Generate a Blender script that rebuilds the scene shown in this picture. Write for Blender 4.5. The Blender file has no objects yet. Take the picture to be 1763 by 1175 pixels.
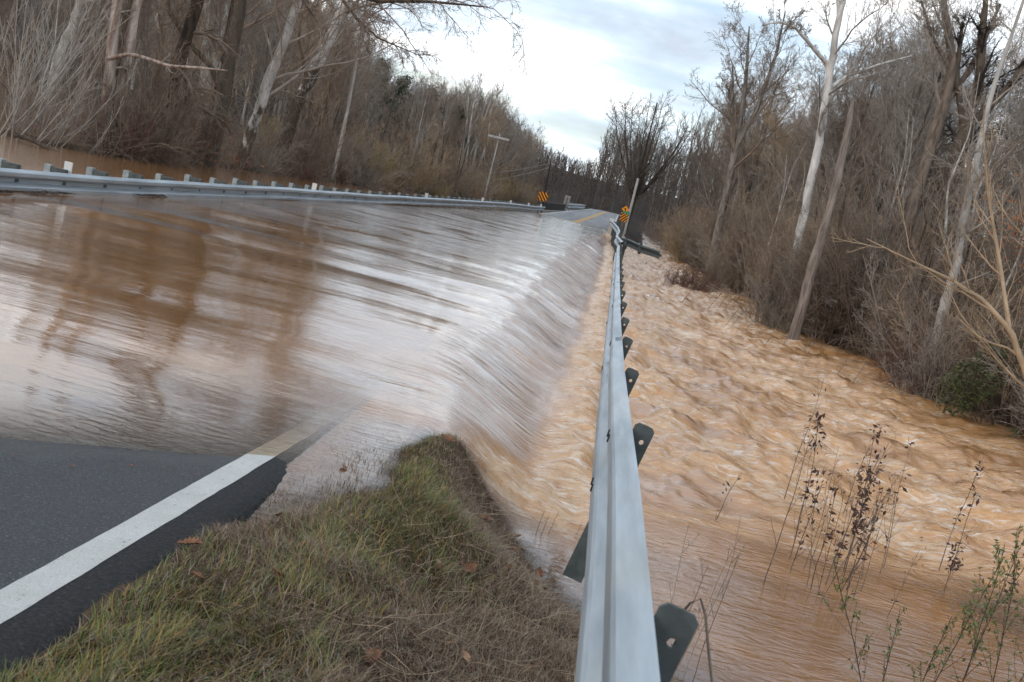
import bpy, math, random
import numpy as np
from mathutils import Vector, Matrix
R_ = math.radians
scene = bpy.context.scene
COL = scene.collection
H = 1.68                                             # eye height over the water on the road

# ------------------------------------------------------------------ camera, sky, sun, exposure
cam = bpy.data.cameras.new('camera'); cam_o = bpy.data.objects.new('camera', cam); COL.objects.link(cam_o)
cam.lens = 36.76; cam.sensor_width = 36; cam.clip_start = 0.05; cam.clip_end = 3000
cam_o.matrix_world = (Matrix.Translation((0, 0, H)) @ Matrix.Rotation(R_(3.431), 4, 'Z')
                      @ Matrix.Rotation(R_(90 - 8.448), 4, 'X') @ Matrix.Rotation(R_(13.5), 4, 'Z'))
cam.dof.use_dof = True; cam.dof.focus_distance = 9.0; cam.dof.aperture_fstop = 9.0
scene.camera = cam_o
scene.view_settings.view_transform = 'Standard'
scene.view_settings.look = 'None'
scene.view_settings.exposure = 0.0
scene.view_settings.gamma = 1.0
scene.view_settings.use_curve_mapping = False
scene.render.engine = 'CYCLES'
scene.cycles.max_bounces = 6; scene.cycles.diffuse_bounces = 2; scene.cycles.glossy_bounces = 3
scene.cycles.transparent_max_bounces = 8; scene.cycles.caustics_reflective = False; scene.cycles.caustics_refractive = False

SUN_EL, SUN_AZ = 24.0, 215.0                         # degrees; azimuth from +Y towards +X
world = bpy.data.worlds.new('World'); scene.world = world; world.use_nodes = True
wt = world.node_tree; wt.nodes.clear()
def wn(t, **k):
    n = wt.nodes.new(t)
    for a, b in k.items(): setattr(n, a, b)
    return n
def wmath(op, a, b=None, c=None):
    n = wn('ShaderNodeMath', operation=op)
    for i, v in enumerate((a, b, c)):
        if v is None: continue
        if isinstance(v, (int, float)): n.inputs[i].default_value = v
        else: wt.links.new(v, n.inputs[i])
    return n.outputs[0]
tc = wn('ShaderNodeTexCoord'); sp = wn('ShaderNodeSeparateXYZ'); wt.links.new(tc.outputs['Generated'], sp.inputs[0])
den = wmath('ADD', wmath('MAXIMUM', sp.outputs[2], 0.0), 0.16)
cx = wmath('DIVIDE', sp.outputs[0], den); cy = wmath('DIVIDE', sp.outputs[1], den)
cb = wn('ShaderNodeCombineXYZ'); wt.links.new(cx, cb.inputs[0]); wt.links.new(cy, cb.inputs[1])
def wnoise(scale, det, off, rough=0.55, dist=0.3, sx=1.0, sy=1.0):
    mp = wn('ShaderNodeMapping'); mp.inputs['Location'].default_value = off; mp.inputs['Scale'].default_value = (sx, sy, 1)
    wt.links.new(cb.outputs[0], mp.inputs[0])
    n = wn('ShaderNodeTexNoise'); n.inputs['Scale'].default_value = scale; n.inputs['Detail'].default_value = det
    n.inputs['Roughness'].default_value = rough; n.inputs['Distortion'].default_value = dist
    wt.links.new(mp.outputs[0], n.inputs['Vector']); return n.outputs[0]
def wramp(fac, pts):
    r = wn('ShaderNodeValToRGB'); e = r.color_ramp.elements
    while len(e) < len(pts): e.new(0.5)
    for i, (p, c) in enumerate(pts): e[i].position = p; e[i].color = (*c, 1)
    wt.links.new(fac, r.inputs[0]); return r.outputs[0]
def wmix(f, a, b):
    m = wn('ShaderNodeMixRGB')
    for i, v in enumerate((f, a, b)):
        if isinstance(v, (int, float)): m.inputs[i].default_value = v
        elif isinstance(v, tuple): m.inputs[i].default_value = (*v, 1)
        else: wt.links.new(v, m.inputs[i])
    return m.outputs[0]
sky = wn('ShaderNodeTexSky', sky_type='NISHITA'); sky.sun_disc = False
sky.sun_elevation = R_(SUN_EL); sky.sun_rotation = R_(SUN_AZ); sky.air_density = 1.0; sky.dust_density = 1.2
bg1 = wn('ShaderNodeBackground'); bg1.inputs[1].default_value = 0.15; wt.links.new(sky.outputs[0], bg1.inputs[0])
shade = wramp(wnoise(1.35, 7, (3.1, 1.7, 0), 0.52, 0.25, 1.0, 1.0),
              [(0.34, (0.68, 0.77, 0.91)), (0.44, (0.90, 1.04, 1.18)), (0.52, (1.24, 1.37, 1.50)), (0.62, (1.52, 1.52, 1.52))])
bg2 = wn('ShaderNodeBackground'); bg2.inputs[1].default_value = 1.0; wt.links.new(shade, bg2.inputs[0])
cover = wramp(wnoise(1.1, 8, (7.3, 4.2, 0), 0.6, 0.4, 0.5, 1.3), [(0.40, (0.30, 0.30, 0.30)), (0.56, (1, 1, 1))])
mx = wn('ShaderNodeMixShader'); wt.links.new(cover, mx.inputs[0]); wt.links.new(bg1.outputs[0], mx.inputs[1]); wt.links.new(bg2.outputs[0], mx.inputs[2])
wo = wn('ShaderNodeOutputWorld'); wt.links.new(mx.outputs[0], wo.inputs[0])

sun = bpy.data.lights.new('sun', 'SUN'); sun.energy = 0.6; sun.angle = R_(18); sun.color = (1.0, 0.93, 0.84)
sun_o = bpy.data.objects.new('sun', sun); COL.objects.link(sun_o)
sd = Vector((math.sin(R_(SUN_AZ)) * math.cos(R_(SUN_EL)), math.cos(R_(SUN_AZ)) * math.cos(R_(SUN_EL)), math.sin(R_(SUN_EL))))
sun_o.rotation_euler = sd.to_track_quat('Z', 'Y').to_euler()

# ------------------------------------------------------------------ noise
def _hash(ix, iy, s):
    h = (ix.astype(np.int64) * 374761393 + iy.astype(np.int64) * 668265263 + s * 1442695041) & 0xffffffff
    h = ((h ^ (h >> 13)) * 1274126177) & 0xffffffff
    h = (h ^ (h >> 16)) & 0xffffffff
    return h / 4294967295.0
def vn(x, y, s=0):
    """value noise -1..1"""
    x = np.asarray(x, float); y = np.asarray(y, float)
    x0 = np.floor(x); y0 = np.floor(y); fx = x - x0; fy = y - y0
    fx = fx * fx * (3 - 2 * fx); fy = fy * fy * (3 - 2 * fy)
    a = _hash(x0, y0, s); b = _hash(x0 + 1, y0, s); c = _hash(x0, y0 + 1, s); d = _hash(x0 + 1, y0 + 1, s)
    return ((a * (1 - fx) + b * fx) * (1 - fy) + (c * (1 - fx) + d * fx) * fy) * 2 - 1
def fbm(x, y, o=4, s=0, g=0.5):
    t = 0; a = 1; n = 0
    for i in range(o):
        t = t + a * vn(x * 2 ** i + 17.3 * i, y * 2 ** i - 9.1 * i, s + i); n += a; a *= g
    return t / n
def ss(x, a, b):
    t = np.clip((np.asarray(x, float) - a) / (b - a), 0, 1); return t * t * (3 - 2 * t)
def it(x, xs, ys): return np.interp(x, xs, ys)

# ------------------------------------------------------------------ materials
MATS = {}
class NT:
    def __init__(s, name):
        s.m = bpy.data.materials.new(name); s.m.use_nodes = True; s.t = s.m.node_tree; s.t.nodes.clear()
        s.out = s.n('ShaderNodeOutputMaterial'); MATS[name] = s.m
    def n(s, t, **k):
        n = s.t.nodes.new(t)
        for a, b in k.items(): setattr(n, a, b)
        return n
    def put(s, v, sock):
        if v is None: return
        if isinstance(v, (int, float)): sock.default_value = v
        elif isinstance(v, tuple): sock.default_value = (*v, 1) if (len(v) == 3 and sock.type == 'RGBA') else v
        else: s.t.links.new(v, sock)
    def math(s, op, a, b=None, clamp=False):
        n = s.n('ShaderNodeMath', operation=op); n.use_clamp = clamp; s.put(a, n.inputs[0]); s.put(b, n.inputs[1]); return n.outputs[0]
    def obj(s, sc=(1, 1, 1), gen='Object', rot=(0, 0, 0)):
        c = s.n('ShaderNodeTexCoord'); m = s.n('ShaderNodeMapping'); m.inputs['Scale'].default_value = sc; m.inputs['Rotation'].default_value = rot
        s.t.links.new(c.outputs[gen], m.inputs[0]); return m.outputs[0]
    def noise(s, vec, scale, det=4, rough=0.5, dist=0.0):
        n = s.n('ShaderNodeTexNoise'); s.put(vec, n.inputs['Vector']); n.inputs['Scale'].default_value = scale
        n.inputs['Detail'].default_value = det; n.inputs['Roughness'].default_value = rough; n.inputs['Distortion'].default_value = dist
        return n.outputs[0]
    def ramp(s, fac, pts):
        r = s.n('ShaderNodeValToRGB'); e = r.color_ramp.elements
        while len(e) < len(pts): e.new(0.5)
        for i, (p, c) in enumerate(pts):
            e[i].position = p; e[i].color = (c, c, c, 1) if isinstance(c, (int, float)) else (*c, 1)
        s.put(fac, r.inputs[0]); return r.outputs[0]
    def mix(s, f, a, b, mode='MIX'):
        m = s.n('ShaderNodeMixRGB', blend_type=mode); s.put(f, m.inputs[0]); s.put(a, m.inputs[1]); s.put(b, m.inputs[2]); return m.outputs[0]
    def bump(s, h, dist, strength=1.0, normal=None):
        b = s.n('ShaderNodeBump'); b.inputs['Distance'].default_value = dist; s.put(strength, b.inputs['Strength']); s.put(h, b.inputs['Height'])
        if normal is not None: s.t.links.new(normal, b.inputs['Normal'])
        return b.outputs[0]
    def bsdf(s, col, rough=0.8, metal=0.0, normal=None, spec=0.5):
        b = s.n('ShaderNodeBsdfPrincipled'); s.put(col, b.inputs['Base Color']); s.put(rough, b.inputs['Roughness']); s.put(metal, b.inputs['Metallic'])
        s.put(spec, b.inputs['Specular IOR Level'])
        if normal is not None: s.t.links.new(normal, b.inputs['Normal'])
        return b.outputs[0]
    def end(s, sh): s.t.links.new(sh, s.out.inputs[0]); return s.m
    def attr(s, name, fac=True):
        a = s.n('ShaderNodeAttribute'); a.attribute_name = name; return a.outputs['Fac'] if fac else a.outputs['Color']

def bark(name, c1, c2, sc=6, zs=0.25, rough=0.9, patch=None):
    m = NT(name); v = m.obj((1, 1, zs)); n = m.noise(v, sc, 6, 0.62, 0.5)
    rnd = m.n('ShaderNodeObjectInfo').outputs['Random']
    c = m.ramp(n, [(0.36, c1), (0.62, c2)])
    if patch:                                         # flaking darker plates low on the trunk, bare pale wood higher up
        sep = m.n('ShaderNodeSeparateXYZ'); m.put(m.obj(), sep.inputs[0])
        f = m.math('ADD', m.math('MULTIPLY', sep.outputs[2], -0.22), m.math('MULTIPLY', m.noise(m.obj((1, 1, 0.5)), 3.0, 5, 0.6), 2.0))
        c = m.mix(m.ramp(m.math('MULTIPLY', f, 0.5, True), [(patch[1], 0.0), (patch[1] + 0.08, 1.0)]), c, m.ramp(n, [(0.35, patch[0]), (0.65, tuple(x * 1.6 for x in patch[0]))]))
    c = m.mix(m.math('MULTIPLY', rnd, 0.35), c, (0.16, 0.13, 0.10))
    return m.end(m.bsdf(c, rough, normal=m.bump(n, 0.02), spec=0.2))
bark('bark_grey', (0.075, 0.062, 0.054), (0.28, 0.25, 0.22))
bark('bark_dark', (0.03, 0.024, 0.02), (0.10, 0.078, 0.062))
bark('bark_brown', (0.07, 0.052, 0.042), (0.27, 0.215, 0.18), 9)
bark('bark_pale', (0.30, 0.28, 0.26), (0.62, 0.60, 0.57), 5, 0.3)
bark('bark_sycamore', (0.36, 0.34, 0.32), (0.72, 0.70, 0.68), 5, 0.3, patch=((0.075, 0.058, 0.047), 0.52))
bark('bark_sycamore_low', (0.36, 0.34, 0.32), (0.72, 0.70, 0.68), 5, 0.3, patch=((0.05, 0.038, 0.03), 0.27))
bark('bark_sycamore_dark', (0.34, 0.32, 0.30), (0.66, 0.64, 0.62), 5, 0.3, patch=((0.05, 0.038, 0.03), 0.05))
bark('bark_shed', (0.16, 0.09, 0.06), (0.50, 0.43, 0.38), 7, 0.10)
bark('dead_wood', (0.11, 0.09, 0.08), (0.40, 0.34, 0.31), 11, 0.10)
def plain(name, c, rough=0.85, var=0.35, spec=0.2, sc=3):
    m = NT(name); n = m.noise(m.obj(), sc, 3)
    return m.end(m.bsdf(m.ramp(n, [(0.3, tuple(x * (1 - var) for x in c)), (0.7, tuple(x * (1 + var) for x in c))]), rough, spec=spec))
plain('twig_brown', (0.225, 0.172, 0.134))
plain('twig_far', (0.13, 0.105, 0.090))
plain('twig_grey', (0.31, 0.27, 0.235))
plain('twig_tan', (0.38, 0.285, 0.195))
plain('twig_pale', (0.33, 0.305, 0.28))
plain('twig_olive', (0.38, 0.295, 0.165))
plain('twig_red', (0.15, 0.085, 0.07))
plain('evergreen_leaf', (0.075, 0.085, 0.035), 0.6, 0.5)
plain('pine_needle', (0.035, 0.055, 0.025), 0.7, 0.5)
plain('dry_leaf', (0.085, 0.05, 0.042), 0.8, 0.5, sc=20)
plain('green_leaf', (0.13, 0.155, 0.06), 0.55, 0.4, sc=12)
plain('russet_leaf', (0.28, 0.11, 0.05), 0.8, 0.4, sc=12)
plain('oak_leaf', (0.20, 0.095, 0.055), 0.75, 0.5, sc=35)
plain('tan_leaf', (0.42, 0.26, 0.16), 0.75, 0.4, sc=35)
plain('white_paint', (0.66, 0.66, 0.64), 0.6, 0.06)
plain('sign_orange', (0.85, 0.30, 0.02), 0.5, 0.05)
plain('sign_black', (0.02, 0.018, 0.018), 0.5, 0.1)
plain('sign_green', (0.02, 0.28, 0.17), 0.5, 0.05)
plain('sign_back', (0.33, 0.32, 0.29), 0.6, 0.1)
plain('pole_wood', (0.16, 0.14, 0.125), 0.9, 0.3)
plain('pole_dark', (0.035, 0.028, 0.026), 0.9, 0.3)
plain('pole_pale', (0.42, 0.42, 0.41), 0.7, 0.15)
plain('crossarm_wood', (0.42, 0.41, 0.40), 0.8, 0.15)
plain('concrete_pale', (0.46, 0.43, 0.39), 0.85, 0.15)
plain('concrete_dark', (0.06, 0.055, 0.05), 0.9, 0.35)
plain('wire', (0.05, 0.05, 0.05), 0.8, 0.1)

m = NT('galvanised_steel')
v = m.obj((1.0, 0.10, 1.0)); n = m.noise(v, 9, 5, 0.6); n2 = m.noise(m.obj(), 2.2, 4); n3 = m.noise(m.obj((1, 0.03, 1)), 60, 3)
c = m.ramp(n, [(0.35, (0.30, 0.34, 0.37)), (0.65, (0.49, 0.54, 0.58))])
c = m.mix(m.ramp(n2, [(0.55, 0.0), (0.72, 0.4)]), c, (0.42, 0.42, 0.38))
m.end(m.bsdf(c, m.ramp(n3, [(0.3, 0.42), (0.7, 0.58)]), 0.55, m.bump(n3, 0.0006), 0.5))
m = NT('weathered_steel')
n = m.noise(m.obj(), 14, 5, 0.6)
m.end(m.bsdf(m.ramp(n, [(0.3, (0.045, 0.055, 0.055)), (0.7, (0.105, 0.12, 0.12))]), 0.65, 0.2, m.bump(n, 0.002), 0.4))
m = NT('pale_steel'); n = m.noise(m.obj(), 14, 4)
m.end(m.bsdf(m.ramp(n, [(0.3, (0.20, 0.23, 0.24)), (0.7, (0.33, 0.37, 0.38))]), 0.6, 0.3))
m = NT('bolt_dark'); m.end(m.bsdf((0.03, 0.03, 0.03), 0.6, 0.4))

m = NT('asphalt')
n1 = m.noise(m.obj(), 95, 4, 0.75); n2 = m.noise(m.obj(), 1.2, 5, 0.6); n3 = m.noise(m.obj(), 300, 2, 0.6)
c = m.ramp(n1, [(0.32, (0.014, 0.015, 0.017)), (0.50, (0.040, 0.042, 0.046)), (0.62, (0.085, 0.088, 0.094)), (0.70, (0.30, 0.30, 0.30))])
c = m.mix(m.ramp(n2, [(0.35, 0.35), (0.7, 0.0)]), c, (0.022, 0.024, 0.028))
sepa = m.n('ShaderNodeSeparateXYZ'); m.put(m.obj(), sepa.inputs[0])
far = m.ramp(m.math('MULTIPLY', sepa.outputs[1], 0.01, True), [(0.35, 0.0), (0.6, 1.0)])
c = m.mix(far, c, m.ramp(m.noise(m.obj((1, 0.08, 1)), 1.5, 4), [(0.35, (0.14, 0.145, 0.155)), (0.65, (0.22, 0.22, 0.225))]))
wet = m.ramp(m.math('ADD', m.math('MULTIPLY', sepa.outputs[2], -12.0), m.math('MULTIPLY', n2, 0.8), True), [(0.15, 0.0), (0.45, 1.0)])
wet = m.math('MULTIPLY', wet, m.math('SUBTRACT', 1.0, far))
c = m.mix(m.math('MULTIPLY', wet, 0.45), c, (0.012, 0.012, 0.013))
m.end(m.bsdf(c, m.math('SUBTRACT', 0.62, m.math('MULTIPLY', wet, 0.38)), 0, m.bump(m.math('ADD', n1, m.math('MULTIPLY', n3, 0.4)), 0.006), 0.45))
m = NT('asphalt_edge')
n1 = m.noise(m.obj(), 70, 4, 0.7)
c = m.ramp(n1, [(0.3, (0.010, 0.010, 0.011)), (0.6, (0.032, 0.032, 0.034)), (0.78, (0.10, 0.10, 0.10))])
m.end(m.bsdf(c, 0.8, 0, m.bump(n1, 0.02), 0.35))
m = NT('line_paint')
n1 = m.noise(m.obj(), 170, 3, 0.65); n2 = m.noise(m.obj(), 5, 5, 0.6)
c = m.ramp(n1, [(0.30, (0.20, 0.20, 0.20)), (0.40, (0.50, 0.50, 0.485)), (0.6, (0.60, 0.60, 0.575))])
c = m.mix(m.ramp(n2, [(0.40, 0.0), (0.7, 0.5)]), c, (0.40, 0.39, 0.36))
c = m.mix(m.ramp(m.noise(m.obj((1, 1, 1)), 26, 6, 0.75), [(0.60, 0.0), (0.68, 0.75)]), c, (0.12, 0.12, 0.12))
m.end(m.bsdf(c, 0.7, 0, m.bump(n1, 0.004), 0.3))
m = NT('yellow_paint'); m.end(m.bsdf((0.55, 0.30, 0.05), 0.7))

m = NT('ground_soil')
n1 = m.noise(m.obj(), 3.0, 6, 0.65); n2 = m.noise(m.obj(), 60, 4, 0.7)
c = m.ramp(n1, [(0.3, (0.055, 0.036, 0.024)), (0.5, (0.115, 0.08, 0.052)), (0.7, (0.175, 0.125, 0.08))])
c = m.mix(m.ramp(n2, [(0.4, 0.6), (0.6, 0.0)]), c, (0.03, 0.022, 0.016))
sg = m.n('ShaderNodeSeparateXYZ'); m.put(m.obj(), sg.inputs[0])
litter = m.ramp(m.noise(m.obj((1, 1, 1)), 0.6, 8, 0.75), [(0.35, (0.022, 0.017, 0.014)), (0.65, (0.055, 0.042, 0.033))])
c = m.mix(m.ramp(m.math('MULTIPLY', sg.outputs[1], 0.01, True), [(0.25, 0.0), (0.8, 1.0)]), c, litter)
m.end(m.bsdf(c, 0.95, 0, m.bump(n2, 0.02), 0.15))

# grass and dead thatch: colour carried blade by blade
m = NT('grass_blade')
m.end(m.bsdf(m.attr('col', False), 0.65, 0, None, 0.25))

# flood water: turbid body whose opacity grows with depth, glossy skin on top, streaks along the flow
m = NT('flood_water')
dep = m.attr('depth'); foam = m.attr('foam'); flow = m.attr('flow')
streak = m.noise(m.obj((0.9, 6.0, 1), rot=(0, 0, R_(-4))), 1.0, 6, 0.55, 1.0)
streak2 = m.noise(m.obj((1.6, 26, 1), rot=(0, 0, R_(-7))), 1.0, 4, 0.6, 0.3)
rip = m.noise(m.obj((2.6, 7, 1), rot=(0, 0, R_(6))), 2.2, 4, 0.5, 0.9)
chop = m.noise(m.obj((2.0, 3.4, 1)), 2.4, 7, 0.62, 0.4)
h_flow = m.math('ADD', streak, m.math('MULTIPLY', streak2, 0.12))
lowf = m.ramp(m.noise(m.obj((0.5, 0.9, 1)), 0.9, 4, 0.6, 0.6), [(0.38, 0.10), (0.62, 1.0)])
nf = m.bump(h_flow, 0.030, m.math('MULTIPLY', flow, lowf))
fallm = m.attr('fall')
nf = m.bump(h_flow, 0.06, fallm, nf)
nr = m.bump(rip, 0.0085, m.attr('pool'), nf)
nn = m.bump(m.math('ADD', m.math('MULTIPLY', chop, 0.7), m.math('MULTIPLY', m.noise(m.obj((1, 1.8, 1)), 16, 4, 0.6), 0.22)), 0.14, foam, nr)
body = m.ramp(m.noise(m.obj((0.5, 1.2, 1)), 1.4, 5, 0.6, 0.6), [(0.3, (0.36, 0.165, 0.055)), (0.7, (0.48, 0.228, 0.082))])
fdet = m.noise(m.obj((1.6, 3.2, 1)), 2.6, 8, 0.68, 0.5)
ffac = m.ramp(m.math('ADD', m.math('MULTIPLY', foam, 0.95), m.math('MULTIPLY', m.math('SUBTRACT', fdet, 0.5), m.math('MULTIPLY', foam, 5.0))), [(0.22, 0.0), (0.45, 0.45), (0.95, 0.95)])
fcol = m.ramp(m.noise(m.obj((2, 4, 1)), 2.0, 4, 0.6), [(0.36, (0.60, 0.30, 0.095)), (0.52, (0.70, 0.41, 0.18)), (0.70, (0.82, 0.66, 0.50))])
aer = m.math('MULTIPLY', fallm, m.ramp(h_flow, [(0.40, 0.10), (0.68, 0.95)]))
body = m.mix(aer, body, (0.80, 0.72, 0.67))
body = m.mix(m.ramp(foam, [(0.08, 0.0), (0.40, 0.85)]), body, (0.52, 0.262, 0.098))
lace = m.noise(m.obj((1.2, 5.5, 1), rot=(0, 0, R_(12))), 3.4, 8, 0.72, 0.8)
lf = m.math('MULTIPLY', m.ramp(lace, [(0.53, 0.0), (0.62, 0.75)]), m.ramp(foam, [(0.12, 0.0), (0.5, 1.0)]))
col = m.mix(ffac, body, fcol)
col = m.mix(lf, col, (0.86, 0.80, 0.75))
dif = m.n('ShaderNodeBsdfDiffuse'); m.put(col, dif.inputs[0]); m.t.links.new(nn, dif.inputs['Normal'])
tr = m.n('ShaderNodeBsdfTransparent'); tr.inputs[0].default_value = (0.93, 0.84, 0.72, 1)
opac = m.math('SUBTRACT', 1.0, m.math('POWER', 2.718, m.math('MULTIPLY', dep, -6.5)), True)
mb = m.n('ShaderNodeMixShader'); m.put(opac, mb.inputs[0]); m.t.links.new(tr.outputs[0], mb.inputs[1]); m.t.links.new(dif.outputs[0], mb.inputs[2])
gl = m.n('ShaderNodeBsdfGlossy'); gl.inputs['Color'].default_value = (1, 1, 1, 1); m.put(m.math('ADD', 0.05, m.math('MULTIPLY', m.math('ADD', ffac, foam), 0.22)), gl.inputs['Roughness']); m.t.links.new(nn, gl.inputs['Normal'])
fr = m.n('ShaderNodeFresnel'); fr.inputs[0].default_value = 1.85; m.t.links.new(nn, fr.inputs['Normal'])
fw = m.math('MULTIPLY', m.math('MULTIPLY', fr.outputs[0], 1.25, True), m.math('SUBTRACT', 1.0, m.math('MULTIPLY', m.math('ADD', ffac, m.ramp(foam, [(0.08, 0.0), (0.4, 1.0)]), True), 0.40)))
fw = m.math('MULTIPLY', fw, m.math('ADD', m.math('MULTIPLY', dep, 14.0), 0.30, True))
ms = m.n('ShaderNodeMixShader'); m.put(fw, ms.inputs[0]); m.t.links.new(mb.outputs[0], ms.inputs[1]); m.t.links.new(gl.outputs[0], ms.inputs[2])
m.end(ms.outputs[0])

# ------------------------------------------------------------------ object helpers
def link(name, me, mat=None, parent=None):
    o = bpy.data.objects.new(name, me); COL.objects.link(o)
    if mat and me is not None and not me.materials: me.materials.append(MATS[mat])
    if parent: o.parent = parent
    return o
def tag(o, label=None, cat=None, group=None, kind=None):
    if label: o['label'] = label
    if cat: o['category'] = cat
    if group: o['group'] = group
    if kind: o['kind'] = kind
    return o
def thing(name, label, cat, loc=(0, 0, 0), rz=0.0, group=None):
    o = bpy.data.objects.new(name, None); COL.objects.link(o); o.location = loc; o.rotation_euler = (0, 0, rz); o.empty_display_size = 0.2
    return tag(o, label, cat, group)
def mesh_np(name, V, Q, smooth=True, attrs=None):
    """V (n,3), Q (m,k) faces of one size, or a list of such arrays"""
    me = bpy.data.meshes.new(name)
    Qs = Q if isinstance(Q, list) else [Q]
    V = np.asarray(V, np.float32); me.vertices.add(len(V)); me.vertices.foreach_set('co', V.ravel())
    loops = np.concatenate([q.ravel() for q in Qs]).astype(np.int32)
    tot = np.concatenate([np.full(len(q), q.shape[1]) for q in Qs]).astype(np.int32)
    st = np.concatenate([[0], np.cumsum(tot)[:-1]]).astype(np.int32)
    me.loops.add(len(loops)); me.loops.foreach_set('vertex_index', loops)
    me.polygons.add(len(tot)); me.polygons.foreach_set('loop_start', st); me.polygons.foreach_set('loop_total', tot)
    me.polygons.foreach_set('use_smooth', np.full(len(tot), smooth))
    for an, (ty, data) in (attrs or {}).items():
        a = me.attributes.new(an, ty, 'POINT')
        a.data.foreach_set('color' if ty == 'FLOAT_COLOR' else 'value', np.asarray(data, np.float32).ravel())
    me.update(calc_edges=True); me.validate(); return me
class MB:
    """collects boxes, tubes and polygons into one mesh"""
    def __init__(s): s.v = []; s.f = []
    def add(s, vs, fs):
        b = len(s.v); s.v += [tuple(p) for p in vs]; s.f += [[i + b for i in f] for f in fs]; return s
    def box(s, x0, x1, y0, y1, z0, z1, M=None):
        vs = [Vector((x, y, z)) for z in (z0, z1) for y in (y0, y1) for x in (x0, x1)]
        if M: vs = [M @ q for q in vs]
        return s.add(vs, [(0, 2, 3, 1), (4, 5, 7, 6), (0, 1, 5, 4), (2, 6, 7, 3), (0, 4, 6, 2), (1, 3, 7, 5)])
    def tube(s, pts, rad, k=8, cap=True):
        P = np.array([pts], float); rr = np.array([rad if hasattr(rad, '__len__') else [rad] * len(pts)], float)
        V, Q = tubes(P, rr, k); n = len(pts)
        fs = [list(map(int, q)) for q in Q]
        if cap: fs += [list(range(k))[::-1], [(n - 1) * k + i for i in range(k)]]
        return s.add([tuple(p) for p in V], fs)
    def build(s, name, mat, parent=None, smooth=False):
        me = bpy.data.meshes.new(name); me.from_pydata(s.v, [], s.f); me.update()
        if smooth: me.polygons.foreach_set('use_smooth', [True] * len(me.polygons))
        return link(name, me, mat, parent)
def tubes(P, Rr, k=3):
    """P (N,n,3) polylines, Rr (N,n) radii -> verts, quads"""
    P = np.asarray(P, float); N, n, _ = P.shape
    T = np.empty_like(P); T[:, 1:-1] = P[:, 2:] - P[:, :-2]; T[:, 0] = P[:, 1] - P[:, 0]; T[:, -1] = P[:, -1] - P[:, -2]
    T /= np.linalg.norm(T, axis=2, keepdims=True) + 1e-9
    ref = np.where(np.abs(T[:, :1, 2:3]) > 0.8, np.array([1.0, 0, 0]), np.array([0, 0, 1.0]))
    A = np.cross(T, np.broadcast_to(ref, T.shape)); A /= np.linalg.norm(A, axis=2, keepdims=True) + 1e-9
    B = np.cross(T, A)
    an = np.arange(k) * 2 * np.pi / k
    V = P[:, :, None, :] + Rr[:, :, None, None] * (np.cos(an)[None, None, :, None] * A[:, :, None, :] + np.sin(an)[None, None, :, None] * B[:, :, None, :])
    idx = np.arange(N * n * k).reshape(N, n, k)
    a = idx[:, :-1, :]; b = idx[:, 1:, :]; a2 = np.roll(a, -1, 2); b2 = np.roll(b, -1, 2)
    Q = np.stack([a, a2, b2, b], -1).reshape(-1, 4)
    return V.reshape(-1, 3), Q
def merge(parts):
    Vs, Qs, o = [], [], 0
    for V, Q in parts: Vs.append(V); Qs.append(Q + o); o += len(V)
    return np.concatenate(Vs), np.concatenate(Qs)

# ------------------------------------------------------------------ lie of the land
RX = ([-3, 1.55, 2.75, 3.66, 5.56, 8.9, 13.5, 20, 27, 33, 45, 60], [0.20, 0.265, 0.286, 0.292, 0.316, 0.362, 0.41, 0.478, 0.54, 0.62, 0.68, 0.55])
RZ = ([-3, 1.55, 2.75, 3.66, 5.56, 8.9, 13.5, 20, 27, 33, 45, 60], [1.18, 1.022, 0.968, 0.935, 0.84, 0.722, 0.655, 0.60, 0.62, 0.60, 0.68, 0.79])
LX = ([-3, 13.2, 17.4, 25, 31, 41, 60, 66, 77], [-7.95, -7.86, -7.79, -7.60, -7.35, -6.80, -5.80, -5.42, -4.62])
LZ = ([-3, 8, 13.2, 17.4, 25, 31, 41, 60, 66, 72, 77], [0.75, 0.36, 0.30, 0.27, 0.29, 0.28, 0.34, 0.43, 0.42, 0.40, 0.44])
def rx(y): return it(y, *RX)
def lx(y): return it(y, *LX)
EDGE = ([-20, 6, 14, 24, 45, 62, 71, 90, 150, 260], [-1.28, -1.28, -1.40, -1.35, -1.05, -0.30, 0.60, 0.95, 1.65, 9.0])
LEDG = ([-20, 13, 25, 41, 60, 78, 100, 150, 260], [-7.5, -7.4, -7.15, -6.4, -5.4, -4.25, -3.6, -2.5, 3.5])
def xe(y): return it(y, *EDGE)
def xl(y): return it(y, *LEDG)
def road_z(x, y):
    near = 0.055 * (5.15 - y) + 0.035 * (x + 1.4)
    mid = -0.14 - 0.10 * ss(y, 7.0, 9.0) * ss(x, -3.0, -1.4)
    z = np.where(y < 7, near, np.maximum(near, mid - 0.0 * y))
    far = it(y, [0, 60, 70, 80, 100, 150, 175, 260], [-0.14, -0.14, -0.03, 0.10, 0.26, 0.52, 0.50, -1.2])
    return np.where(y > 52, far, np.maximum(z, -0.26))
PL = ([1, 2.5, 3.6, 4.2, 4.5, 5.0, 6.0, 6.5, 6.8], [-1.28, -1.28, -1.24, -1.13, -0.98, -0.88, -0.87, -0.76, -0.60])
PR = ([1, 4.0, 4.6, 5.05, 5.5, 6.3, 6.8, 7.2], [1.9, 1.5, 0.98, 0.55, 0.26, -0.05, -0.20, -0.30])
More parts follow.
